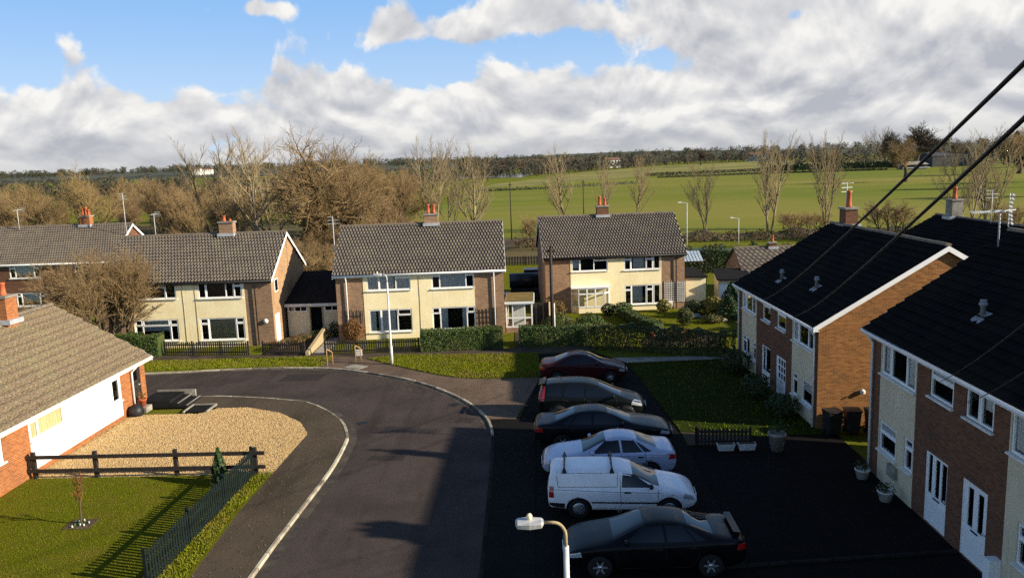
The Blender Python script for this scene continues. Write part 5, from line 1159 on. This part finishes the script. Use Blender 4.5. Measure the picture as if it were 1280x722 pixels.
        for x in ax:
            y = s*spec.get('track', .745); t = MB(); MX = Matrix.Translation((x, y, wr)) @ Matrix.Rotation(R_(-90*s), 4, 'X')
            t.lathe([(wr*.62, -.095), (wr*.9, -.1), (wr*.985, -.075), (wr, 0), (wr*.985, .075), (wr*.9, .1), (wr*.62, .095)], 32, 0, MX); w_ = t.build('wheel', 'rubber', C)
            t = MB(); t.lathe([(wr*.66, .088), (wr*.64, .098), (wr*.6, .08), (wr*.58, .03), (0, .03)], 32, 1, MX)
            k = spec.get('spokes', 8)
            if k:
                for i in range(k):
                    an = 6.283*i/k; A = MX @ Matrix.Rotation(an, 4, 'Z'); t.add([(.03, -.032, .07), (wr*.6, -.02, .082), (wr*.6, .02, .082), (.03, .032, .07), (.03, -.032, .03), (wr*.6, -.02, .03), (wr*.6, .02, .03), (.03, .032, .03)], [(0, 1, 2, 3), (0, 4, 5, 1), (2, 6, 7, 3)], 0, False, A)
                t.lathe([(.06, .05), (.055, .078), (0, .084)], 12, 0, MX)
            else:
                t.lathe([(wr*.58, .08), (wr*.5, .092), (wr*.2, .098), (0, .1)], 24, 0, MX)
                for i in range(14): A = MX @ Matrix.Rotation(6.283*i/14, 4, 'Z'); t.add([(wr*.40, -.012, .097), (wr*.52, -.014, .093), (wr*.52, .014, .093), (wr*.40, .012, .097)], [(0, 1, 2, 3)], 1, False, A)
            t.m = t.m; t.build('rim', ['alloy', 'black_plastic'], w_)
    for nme, mb, mm_ in spec.get('extra', ()): mb.build(nme, mm_, C)
    for s, mname in ((1, 'plate_white'), (-1, 'plate_yellow')):
        h = cast((0, spec.get('pz', .5) if s > 0 else spec.get('rz', .72)), 'F' if s > 0 else 'B')
        q = MB(); q.box(-.012, .012, -.26, .26, -.055, .055); q.build('number_plate', mname, C, loc=tuple(h[0]+Vector((s*.008, 0, 0))))
    return C
def sal_spec(c=0., L=1., low=0., **k):
    f = lambda q: [((x+c)*L, z-low*(.3+.7*max(0, min(1, (z-.95)/.35)))) for x, z in q]
    d = dict(side=[('a', [f([(-.18, .975), (.72, .955), (.30, 1.305), (-.14, 1.345)])]), ('b', [f([(-.88, .985), (-.25, .975), (-.21, 1.345), (-.62, 1.315)])]), ('c', [f([(-1.16, 1.0), (-.93, .987), (-.68, 1.285), (-.80, 1.23)])])],
             screen=[[((1.0+c)*L, -.64), ((1.0+c)*L, .64), ((.27+c)*L, .50), ((.27+c)*L, -.50)]], rear=([[((-1.33+c)*L, -.57), ((-1.33+c)*L, .57), ((-.74+c)*L, .48), ((-.74+c)*L, -.48)]], 'T'),
             seams=[[((.95+c)*L, .88), ((.9+c)*L, .28), ((-.2+c)*L, .26)], [((-.21+c)*L, .96), ((-.21+c)*L, .26)], [((-.96+c)*L, .97), ((-.98+c)*L, .6), ((-.82+c)*L, .28), ((-.2+c)*L, .26)], [((-2.0)*L, .88), (-1.3*L, .90), (1.0*L, .83), (1.7*L, .74)]],
             handles=[((-.05+c)*L, .80), ((-.82+c)*L, .83)], mirror=((.70+c)*L, .98),
             lights=[('headlight', [[(1.72*L, .60), (2.02*L, .54), (2.0*L, .64), (1.76*L, .72)]], 'L', 'head_light'), ('headlight', [[(1.72*L, .60), (2.02*L, .54), (2.0*L, .64), (1.76*L, .72)]], 'R', 'head_light'), ('headlight', [[(.30, .52), (.60, .54), (.56, .67), (.32, .64)], [(-.30, .52), (-.60, .54), (-.56, .67), (-.32, .64)]], 'F', 'head_light'),
                     ('tail_light', [[(-2.08*L, .72), (-1.86*L, .72), (-1.90*L, .88), (-2.06*L, .88)]], 'L', 'red_light'), ('tail_light', [[(-2.08*L, .72), (-1.86*L, .72), (-1.90*L, .88), (-2.06*L, .88)]], 'R', 'red_light'), ('tail_light', [[(.40, .70), (.70, .70), (.68, .86), (.44, .84)], [(-.40, .70), (-.70, .70), (-.68, .86), (-.44, .84)]], 'B', 'red_light')],
             trim=[('grille', [[(-.28, .55), (.28, .55), (.28, .62), (-.28, .62)], [(-.5, .32), (.5, .32), (.5, .42), (-.5, .42)]], 'F', 'black_plastic')], ax=(-1.27*L, 1.31*L), spokes=9)
    d.update(k); return d
car('maroon saloon car with multi-spoke alloy wheels, farthest of the parked row', (2.12, 40.15, .02), R_(-2), saloon(-.03), 'paint_maroon', sal_spec(-.03, spokes=10), (1.035, 1.0, 1.02))
hs = dict(side=[('a', [[(-.22, 1.0), (.92, .985), (.42, 1.39), (-.18, 1.50)]]), ('b', [[(-1.08, 1.015), (-.30, 1.0), (-.26, 1.505), (-1.02, 1.51)]]), ('c', [[(-1.78, 1.05), (-1.18, 1.02), (-1.12, 1.5), (-1.72, 1.44)]])],
          screen=[[(1.18, -.66), (1.18, .66), (.30, .53), (.30, -.53)]], rear=([[(-.56, 1.06), (.56, 1.06), (.48, 1.40), (-.48, 1.40)]], 'B'), seams=[[(.98, .92), (.92, .28), (-.2, .26)], [(-.26, .98), (-.26, .26)], [(-1.12, 1.0), (-1.1, .6), (-.85, .28), (-.26, .26)]],
          handles=[(-.1, .86), (-.98, .88)], mirror=(.86, 1.02), ax=(-1.30, 1.32), spokes=7, rz=.62,
          lights=[('headlight', [[(1.55, .70), (1.98, .60), (1.95, .70), (1.60, .84)]], 'L', 'head_light'), ('headlight', [[(1.55, .70), (1.98, .60), (1.95, .70), (1.60, .84)]], 'R', 'head_light'), ('headlight', [[(1.62, -.72), (1.95, -.62), (1.93, -.44), (1.70, -.58)], [(1.62, .72), (1.95, .62), (1.93, .44), (1.70, .58)]], 'T', 'head_light'),
                  ('tail_light', [[(-2.04, .86), (-1.86, .86), (-1.80, 1.42), (-1.95, 1.40)]], 'L', 'red_light'), ('tail_light', [[(-2.04, .86), (-1.86, .86), (-1.80, 1.42), (-1.95, 1.40)]], 'R', 'red_light'), ('tail_light', [[(.60, .9), (.74, .9), (.60, 1.36), (.52, 1.36)], [(-.60, .9), (-.74, .9), (-.60, 1.36), (-.52, 1.36)]], 'B', 'red_light')],
          trim=[('grille', [[(-.4, .34), (.4, .34), (.4, .48), (-.4, .48)]], 'F', 'black_plastic')])
m_ = MB(); m_.add([(-2.09, -.48, 1.47), (-2.09, .48, 1.47), (-1.82, .52, 1.55), (-1.82, -.52, 1.55), (-2.08, -.48, 1.44), (-2.08, .48, 1.44), (-1.85, .52, 1.48), (-1.85, -.52, 1.48)], [(0, 1, 2, 3), (7, 6, 5, 4), (0, 4, 5, 1), (1, 5, 6, 2), (3, 7, 4, 0)]); hs['extra'] = [('tailgate_spoiler', m_, 'paint_green')]
car('dark grey-green tall hatchback with roof spoiler and upright red tail light', (2.15, 34.3, .02), R_(-4), hatch(), 'paint_green', hs, (1.10, 1.05, 1.04))
car('long black saloon with bright headlamp, between the tall hatchback and the silver saloon', (2.35, 30.75, .02), R_(-1), saloon(-.14, 1.08), 'paint_night', sal_spec(-.14, 1.08, spokes=6), (1.17, 1.06, 1.06))
car('silver-blue saloon facing the road, beside the white van', (2.28, 27.7, .02), R_(180), saloon(-.17, 1.03), 'paint_silver', sal_spec(-.17, 1.03, spokes=7), (1.075, 1.04, 1.05))
vs_ = dict(van=True, side=[('a', [[(-.02, .985), (.86, .965), (.34, 1.31), (.02, 1.385)]])], screen=[[(1.03, -.68), (1.03, .68), (.30, .60), (.30, -.60)]], rear=([[(-.60, 1.0), (.60, 1.0), (.55, 1.36), (-.55, 1.36)]], 'B'),
           seams=[[(1.0, .90), (.98, .30), (-.04, .28), (-.06, 1.42)], [(-1.85, 1.4), (-.12, 1.4), (-.14, 1.0), (-1.8, 1.0), (-1.85, 1.4)], [(-1.9, .92), (1.5, .80)]], handles=[(.14, .84)], mirror=(.80, 1.0), mm='black_plastic', ax=(-1.22, 1.30), spokes=0, rz=.7,
           lights=[('headlight', [[(1.68, .62), (2.0, .55), (1.97, .66), (1.74, .76)]], 'L', 'head_light'), ('headlight', [[(1.68, .62), (2.0, .55), (1.97, .66), (1.74, .76)]], 'R', 'head_light'), ('tail_light', [[(-2.06, .68), (-1.92, .68), (-1.92, 1.02), (-2.05, 1.02)]], 'L', 'red_light'), ('tail_light', [[(-2.06, .68), (-1.92, .68), (-1.92, 1.02), (-2.05, 1.02)]], 'R', 'red_light'), ('indicator', [[(1.36, .74), (1.43, .74), (1.43, .77), (1.36, .77)]], 'R', 'amber_light')],
           trim=[('side_strip', [[(-.86, .50), (.98, .48), (.98, .53), (-.86, .55)]], 'R', 'black_plastic'), ('side_strip', [[(-.86, .50), (.98, .48), (.98, .53), (-.86, .55)]], 'L', 'black_plastic'), ('grille', [[(-.32, .55), (.32, .55), (.32, .63), (-.32, .63)]], 'F', 'black_plastic'), ('rear_bumper', [[(-2.08, .34), (-1.62, .30), (-1.62, .50), (-2.07, .52)]], 'R', 'black_plastic')])
q1 = MB()
for x in (-1.62, -.28):
    q1.bar((x, -.70, 1.55), (x, .70, 1.55), .05, .035)
    for s in (-1, 1): q1.add([(x-.07, s*.70, 1.40), (x+.07, s*.70, 1.40), (x+.02, s*.68, 1.56), (x-.02, s*.68, 1.56), (x-.05, s*.62, 1.47), (x+.05, s*.62, 1.47), (x+.02, s*.64, 1.56), (x-.02, s*.64, 1.56)], [(0, 1, 2, 3), (4, 7, 6, 5), (0, 3, 7, 4), (1, 5, 6, 2)])
vs_['extra'] = [('roof_bar', q1, 'black_plastic')]
q2 = MB(); c_ = [(-1.55+.035*math.cos(a), .92+0, .70+.07*math.sin(a)) for a in [0]]
car('white panel van with two black roof bars', (2.45, 24.75, .02), R_(-2.5), vanp(), 'paint_white', vs_, (1.12, 1.04, 1.03))
sp_ = MB(); sp_.add([(-2.10, -.60, 1.10), (-2.10, .60, 1.10), (-1.92, .57, 1.115), (-1.92, -.57, 1.115), (-2.10, -.60, 1.075), (-2.10, .60, 1.075), (-1.93, .57, 1.08), (-1.93, -.57, 1.08)], [(0, 1, 2, 3), (7, 6, 5, 4), (0, 4, 5, 1), (1, 5, 6, 2), (2, 6, 7, 3), (3, 7, 4, 0)])
for s in (-1, 1): sp_.box(-2.08, -1.97, s*.50-.03, s*.50+.03, .94, 1.074)
car('glossy black saloon with boot spoiler, nearest car of the parked row', (2.93, 21.1, .02), R_(180), saloon(-.02, 1.05, .03), 'paint_black', sal_spec(-.02, 1.05, .03, spokes=6, extra=[('boot_spoiler', sp_, 'paint_black')]), (1.10, 1.08, 1.05))

# ------------------------------------------------------------------ far landscape
def wood(name, label, path, n, h, width, m, seed, gap=.0, clump=64, tri=.13, kind='stuff'):
    r = random.Random(seed); L = MB()
    lens = [math.dist(a, b) for a, b in zip(path[:-1], path[1:])]; tot = sum(lens)
    for _ in range(n):
        s = r.random()*tot; i = 0
        while s > lens[i] and i < len(lens)-1: s -= lens[i]; i += 1
        a, b = path[i], path[i+1]; t = s/lens[i]; x = a[0]+(b[0]-a[0])*t+r.gauss(0, width); y = a[1]+(b[1]-a[1])*t+r.gauss(0, width); z = (a[2]+(b[2]-a[2])*t) if len(a) > 2 else 0
        hh = h*r.uniform(.55, 1.25); w = hh*r.uniform(.32, .55); k = r.randrange(len(m))
        for _ in range(clump):
            d = Vector((r.gauss(0, 1), r.gauss(0, 1), r.gauss(0, 1))).normalized()*r.random()**.4; p = Vector((x+d.x*w, y+d.y*w, z+hh*.55+d.z*hh*.45)); q = hh*tri*r.uniform(.5, 1.2)
            u = Vector((r.gauss(0, 1), r.gauss(0, 1), r.gauss(0, 1))).normalized(); v = u.orthogonal().normalized()
            L.add([tuple(p-u*q), tuple(p+v*q*.7), tuple(p+u*q)], [(0, 1, 2)], k)
        if gap == 0: L.tube([(x, y, z-1), (x, y, z+hh*.4)], [hh*.02, hh*.012], 3, k, False)
    return tag(L.build(name, list(m)), label, 'wood', None, kind)
wood('woodland', 'long dark wood along the horizon left of centre', [(-1100, 1500, 8), (-700, 1500, 10), (-300, 1420, 8), (0, 1350, 5)], 520, 13, 30, ['far_wood', 'far_green', 'hill'], 1)
wood('woodland', 'dark wood and hedges along the horizon in the centre', [(-80, 900, 0), (60, 950, 0), (160, 940, 0), (330, 980, 0)], 300, 12, 22, ['far_wood', 'far_wood', 'far_green'], 2)
wood('woodland', 'far tree line on the skyline to the right of centre', [(-50, 1500, 5), (400, 1550, 8), (900, 1500, 6), (1500, 1500, 6)], 420, 14, 30, ['far_wood', 'hill', 'far_green'], 3)
wood('woodland', 'grey-brown trees around the lake beyond the field', [(-80, 480, 0), (-30, 500, 0), (10, 590, 0), (60, 720, 0), (130, 840, 0)], 190, 8.5, 8, ['far_wood', 'far_wood', 'far_green'], 4)
wood('woodland', 'bare wood on the right skyline around the big oak', [(150, 520, 0), (215, 515, 0), (290, 520, 0), (420, 540, 0)], 150, 11, 9, ['far_wood', 'far_wood', 'far_green'], 5, 0, 80, .10)
wood('woodland', 'mixed dark wood beyond the barn at the right edge', [(275, 470, 0), (330, 470, 0), (420, 480, 0)], 110, 15, 10, ['far_wood', 'far_green', 'far_wood'], 6, 0, 80, .10)
wood('woodland', 'brown scrub wood at the left horizon behind the wood', [(-420, 420, 0), (-260, 360, 0), (-120, 380, 0), (-60, 430, 0)], 260, 9.5, 22, ['far_wood', 'far_wood', 'far_green'], 8, 0, 80, .10)
hedge('field_hedge', 'long dark hedge across the far side of the field before the barn', [(131, 462), (226, 447)], 4, 3.0, ['far_green', 'leaf_dark'], 4, .8, True, 41, 0, .08)
hedge('field_hedge', 'gappy low hedge line across the far left end of the field', [(-22, 300), (8, 305), (40, 330)], 1.2, .8, ['far_wood', 'leaf_olive'], 6, .35, True, 45, 0, .25)
hedge('field_hedge', 'low hedge line below the rough meadow left of the dark barn', [(60, 400), (120, 408), (172, 402)], 1.4, .9, ['far_wood', 'leaf_olive'], 6, .4, True, 46, 0, .25)
hedge('field_hedge', 'thin hedge line on the rough meadow below the far oak', [(60, 442), (128, 470)], 3, 1.4, ['far_wood', 'leaf_olive'], 4, .6, True, 42, 0, .1)
for px, Y, h, k, lb, w in ((1130, 430, 24.5, 'faroak', 'huge bare oak standing alone against the sky above the barn hedge', 1.25), (873, 800, 18, 'faroak', 'lone rounded bare oak on the skyline in the centre right', 1.1), (1070, 470, 21, 'poplar3', 'leftmost of the pale tall trees beside the huge oak', 1.6), (1090, 475, 24, 'poplar', 'middle one of the pale tall trees beside the huge oak', 1.4), (1106, 470, 23, 'faroak', 'narrow dark tree touching the huge oak on its left', .7), (1158, 460, 17, 'faroak', 'rounded bare tree just right of the huge oak', 1.2), (1010, 520, 11, 'oak2', 'small rounded bare tree on the meadow skyline left of the tall trees', 1.2), (1035, 510, 12, 'oak', 'rounded bare tree beside the pale tall trees on the skyline', 1.2), (1182, 440, 15, 'faroak', 'bare tree behind the dark barn, left of the upper cable', 1.1), (1240, 430, 17, 'faroak', 'bare tree at the right skyline under the lower cable', 1.2)):
    tree(k, 'far_tree', lb, 'tree', at(px, Y), h, px*.1, None, w)
shrub('evergreen_tree', 'dark evergreen tree on the skyline at the right edge', at(1252, 440), 6, 6, 17, 1800, .8, ['leaf_dark', 'far_green'], 70, cat='tree', shape='cone')
shrub('evergreen_tree', 'dark rounded evergreen beside the barn at the right edge of the field', at(1262, 380), 5, 5, 8, 1500, .6, ['leaf_dark', 'far_green'], 71, cat='tree')
bn = thing('barn', 'large dark steel barn on the far side of the field, crossed by the upper cable', 'barn', at(1153, 430)); a = MB(); a.box(0, 24, 0, 16, 0, 5.6); a.build('wall', 'barn_steel', bn)
a = MB(); a.add([(-.3, -.3, 5.6), (24.3, -.3, 5.6), (24.3, 8, 7.6), (-.3, 8, 7.6), (24.3, 16.3, 5.6), (-.3, 16.3, 5.6)], [(0, 1, 2, 3), (3, 2, 4, 5), (0, 3, 5), (1, 4, 2)]); a.build('roof', 'barn_steel', bn)
pv = thing('pavilion', 'small low grey pavilion left of the dark barn', 'pavilion', at(1117, 400)); a = MB(); a.box(0, 12, 0, 6, 0, 2.3); a.build('wall', 'barn_steel', pv); a = MB(); a.add([(-.6, -.8, 2.3), (12.6, -.8, 2.3), (11, 3, 3.8), (1, 3, 3.8), (12.6, 6.8, 2.3), (-.6, 6.8, 2.3)], [(0, 1, 2, 3), (3, 2, 4, 5), (0, 3, 5), (1, 4, 2)]); a.build('roof', 'concrete', pv); a = MB(); a.bar((-.5, -2, .9), (12.5, -2, .9), .1, .25); a.build('railing', 'post_white', pv)
def farhouse(px, Y, z, w, h, label, name='distant_house', wm='far_white', group=None):
    o = thing(name, label, 'house', (at(px, Y)[0], Y, z), random.uniform(-.3, .3), group); a = MB(); a.box(0, w, 0, 8, -3, h); a.build('wall', wm, o)
    a = MB(); a.add([(-.4, -.4, h), (w+.4, -.4, h), (w+.4, 4, h+2.6), (-.4, 4, h+2.6), (w+.4, 8.4, h), (-.4, 8.4, h)], [(0, 1, 2, 3), (3, 2, 4, 5), (0, 3, 5), (1, 4, 2)]); a.build('roof', 'far_roof', o)
    a = MB()
    for i in range(int(w/3)): a.box(1+3*i, 2.2+3*i, -.05, .02, h*.55, h*.85)
    a.build('window', 'car_glass', o)
farhouse(240, 1250, 8, 13, 6, 'small white house on the wooded horizon at the left'); farhouse(250, 1270, 8, 20, 5, 'longer white house just right of the small one on the left horizon')
farhouse(757, 820, 2, 16, 5.5, 'white red-roofed house on the horizon above the bay-window house'); farhouse(928, 960, 3, 30, 4.5, 'long low white building on the skyline right of the lone oak')
rr = random.Random(9)
for i in range(16):
    farhouse(622+i*7+rr.uniform(-2, 2), 1150+rr.uniform(-60, 60), 3+rr.uniform(-1, 2), rr.uniform(9, 16), rr.uniform(4, 6), 'tiny pale house in the distant row beyond the lake', 'distant_house', rr.choice(['far_white', 'far_white', 'brick_orange']), 'distant row of pale houses beyond the lake')
sheet('meadow', [(-90, 1000), (150, 1020), (170, 1090), (-100, 1090)], .06, 'meadow_rough')

hm = bpy.data.materials.new('haze'); hm.use_nodes = True; ht = hm.node_tree; ht.nodes.remove(ht.nodes['Principled BSDF'])
pvn = nd(ht, 'ShaderNodeVolumePrincipled'); pvn.inputs['Color'].default_value = (.72, .80, .95, 1); pvn.inputs['Density'].default_value = HAZE; pvn.inputs['Anisotropy'].default_value = .2
ht.links.new(pvn.outputs[0], ht.nodes['Material Output'].inputs['Volume']); MATS['haze'] = hm
if HAZE > 0:
    a = MB(); a.box(-6500, 6500, -450, 9500, -1.2, 62); hb = a.build('haze', 'haze'); tag(hb, 'thin pale air over the whole valley', None, None, 'stuff')
# ------------------------------------------------------------------ light, sky, camera
EL, AZ = 22.2, 15.0      # sun elevation; light travels towards -X and, by AZ, towards +Y
d = Vector((-math.cos(R_(AZ))*math.cos(R_(EL)), math.sin(R_(AZ))*math.cos(R_(EL)), -math.sin(R_(EL))))
sl = bpy.data.lights.new('sun', 'SUN'); sl.energy = 5.0; sl.angle = R_(.53); sl.color = (1., .88, .68)
so = bpy.data.objects.new('sun', sl); COL.objects.link(so); so.rotation_euler = d.to_track_quat('-Z', 'Y').to_euler(); so.location = (60, -20, 60)
w = bpy.data.worlds.new('World'); scn.world = w; w.use_nodes = True; t = w.node_tree
bg = t.nodes['Background']; bg.inputs[1].default_value = .095
sky = nd(t, 'ShaderNodeTexSky', sky_type='NISHITA'); sky.sun_disc = False; sky.sun_elevation = R_(EL)
sky.sun_rotation = math.atan2(-d.x, -d.y); sky.air_density = .75; sky.dust_density = .1; sky.ozone_density = 2.
tc = nd(t, 'ShaderNodeTexCoord'); sx = nd(t, 'ShaderNodeSeparateXYZ'); t.links.new(tc.outputs['Generated'], sx.inputs[0])
def mth(op, a, b=None, c=None, clamp=False):
    n = nd(t, 'ShaderNodeMath', operation=op); n.use_clamp = clamp
    for i, v in enumerate((a, b, c)):
        if v is None: continue
        if isinstance(v, (int, float)): n.inputs[i].default_value = v
        else: t.links.new(v, n.inputs[i])
    return n.outputs[0]
def mrange(v, a, b, c=0., d_=1., smooth=True):
    n = nd(t, 'ShaderNodeMapRange'); n.interpolation_type = 'SMOOTHSTEP' if smooth else 'LINEAR'
    for i, x in enumerate((a, b, c, d_)): n.inputs[1+i].default_value = x
    t.links.new(v, n.inputs[0]); return n.outputs[0]
az = mth('ARCTAN2', sx.outputs[0], sx.outputs[1]); el = mth('ARCSINE', mth('MINIMUM', mth('MAXIMUM', sx.outputs[2], -1.), 1.))
elp = mth('MAXIMUM', el, 0.)
def cloudspace(dv, sxy=(1., 1.)):
    u = mth('ADD', elp, dv); v = mth('DIVIDE', mth('MULTIPLY', u, 24.), mth('ADD', mth('MULTIPLY', u, 4.5), 1.))
    n = nd(t, 'ShaderNodeCombineXYZ'); t.links.new(mth('MULTIPLY', az, 9.), n.inputs[0]); t.links.new(v, n.inputs[1]); n.inputs[2].default_value = 3.1; return n.outputs[0]
def cn(vec, scale, detail=8, rough=.55, dist=.25):
    n = nd(t, 'ShaderNodeTexNoise', noise_dimensions='2D'); n.inputs['Scale'].default_value = scale; n.inputs['Detail'].default_value = detail; n.inputs['Roughness'].default_value = rough; n.inputs['Distortion'].default_value = dist
    t.links.new(vec, n.inputs['Vector']); return n.outputs[0]
def blob(a0, e0, sa, se, amp):
    x = mth('POWER', mth('DIVIDE', mth('SUBTRACT', az, a0), sa), 2.); y = mth('POWER', mth('DIVIDE', mth('SUBTRACT', el, e0), se), 2.)
    return mth('MULTIPLY', mth('POWER', 2.718, mth('MULTIPLY', mth('ADD', x, y), -1.)), amp)
BL = []
def density(dv, fine=1.):
    p = cloudspace(dv); a = cn(p, .80, 5, .52, .3); b = cn(p, 4.2, 7, .66, .2)
    def puff(sc, sd):
        n = nd(t, 'ShaderNodeTexVoronoi', feature='SMOOTH_F1', voronoi_dimensions='2D'); n.inputs['Scale'].default_value = sc; n.inputs['Smoothness'].default_value = .35
        o = nd(t, 'ShaderNodeVectorMath', operation='MULTIPLY_ADD'); w_ = nd(t, 'ShaderNodeTexNoise', noise_dimensions='2D'); w_.inputs['Scale'].default_value = sc*1.3; w_.inputs['Detail'].default_value = 3; t.links.new(p, w_.inputs['Vector'])
        t.links.new(w_.outputs['Color'], o.inputs[0]); o.inputs[1].default_value = (.55/sc, .55/sc, .55/sc); t.links.new(p, o.inputs[2]); t.links.new(o.outputs[0], n.inputs['Vector'])
        return mth('SUBTRACT', 1., n.outputs['Distance'])
    s = mth('ADD', mth('ADD', mth('MULTIPLY', a, .62), mth('MULTIPLY', b, .16*fine)), mth('ADD', mth('MULTIPLY', puff(1.3, 0), .20), mth('MULTIPLY', puff(3.4, 1), .10*fine)))
    s = mth('SUBTRACT', s, .07)
    # cloud cover: full bank low down, broken above, open blue high on the left
    cover = mth('ADD', mrange(el, .05, .135, .26, -.09), mrange(az, -.30, .15, -.03, .12))
    for q in BLOBS: cover = mth('ADD', cover, blob(*q))
    return mth('ADD', s, cover)
BLOBS = [(-.140, .153, .068, .026, .25), (.02, .155, .05, .022, .06), (-.36, .176, .055, .013, .21), (-.30, .180, .03, .01, .12), (-.262, .105, .065, .032, .15), (-.37, .125, .07, .022, -.10), (-.15, .118, .09, .022, -.16), (-.52, .128, .14, .028, .10), (.05, .125, .08, .012, -.08), (.24, .165, .30, .06, .17), (.42, .12, .2, .05, .1), (.02, .168, .05, .02, .14), (.30, .150, .045, .010, -.14), (.13, .112, .05, .010, -.10)]
front = mth('MULTIPLY', mrange(mth('ABSOLUTE', az), 1.0, 1.8, 1., 0.), mrange(el, .35, .75, 1., 0.))
D0 = density(0.); S0 = density(0., .35); S1 = density(.014, .35)
mask = mth('MULTIPLY', mrange(D0, .505, .60), front)
lit = mth('ADD', mth('MULTIPLY', mth('SUBTRACT', S0, S1), 4.4), mrange(D0, .52, .95, .70, .52), None, False)
tone = cn(cloudspace(.0), 1.1, 8, .62)
lit = mth('ADD', lit, mth('MULTIPLY', mth('SUBTRACT', tone, .5), .75))
ramp = nd(t, 'ShaderNodeValToRGB'); t.links.new(lit, ramp.inputs[0]); e = ramp.color_ramp.elements
e[0].position = .10; e[0].color = (.50, .52, .58, 1); e[1].position = .95; e[1].color = (1.0, .985, .95, 1)
k = e.new(.42); k.color = (.66, .67, .70, 1); k = e.new(.66); k.color = (.80, .80, .81, 1)
CL = 5.5
cm = nd(t, 'ShaderNodeMix', data_type='RGBA', blend_type='MULTIPLY'); cm.inputs[0].default_value = 1; t.links.new(ramp.outputs[0], cm.inputs[6]); cm.inputs[7].default_value = (CL, CL, CL, 1)
# thin bright haze over the blue, only low in front of the view
veil = mixc(t, mrange(el, .02, .22), (3.2, 4.2, 5.5), (1.55, 3.05, 5.4))
blue = mixc(t, mth('MULTIPLY', front, .9), sky.outputs[0], veil)
fin = mixc(t, mask, blue, mixc(t, mrange(el, .0, .055, .6, 0.), cm.outputs[2], (2.9, 3.0, 3.15)))
low = mixc(t, mrange(el, -.02, .0), (.5, .48, .42), fin)
t.links.new(low, bg.inputs[0])

cam = bpy.data.cameras.new('camera'); cam.sensor_width = 36; cam.lens = 36*1000/1280; cam.clip_start = .1; cam.clip_end = 20000
co = bpy.data.objects.new('camera', cam); COL.objects.link(co)
P_, RO, YW = math.atan(161/1000), R_(2), R_(2)
fw = Vector((-math.sin(YW)*math.cos(P_), math.cos(YW)*math.cos(P_), -math.sin(P_))); r0 = Vector((math.cos(YW), math.sin(YW), 0)); u0 = r0.cross(fw)
rt = r0*math.cos(RO)-u0*math.sin(RO); up = u0*math.cos(RO)+r0*math.sin(RO)
co.matrix_world = Matrix(((rt.x, up.x, -fw.x, 0), (rt.y, up.y, -fw.y, 0), (rt.z, up.z, -fw.z, 11.3), (0, 0, 0, 1)))
scn.camera = co
scn.view_settings.view_transform = 'Standard'; scn.view_settings.look = 'None'; scn.view_settings.exposure = .85; scn.view_settings.gamma = 1
scn.view_settings.use_curve_mapping = False
scn.cycles.use_denoising = DEN
if DEN:
    scn.cycles.denoiser = 'OPENIMAGEDENOISE'; scn.cycles.denoising_input_passes = 'RGB_ALBEDO_NORMAL'; scn.cycles.denoising_prefilter = 'ACCURATE'
scn.cycles.volume_bounces = 0; scn.cycles.max_bounces = 6; scn.cycles.diffuse_bounces = 3; scn.cycles.transparent_max_bounces = 8
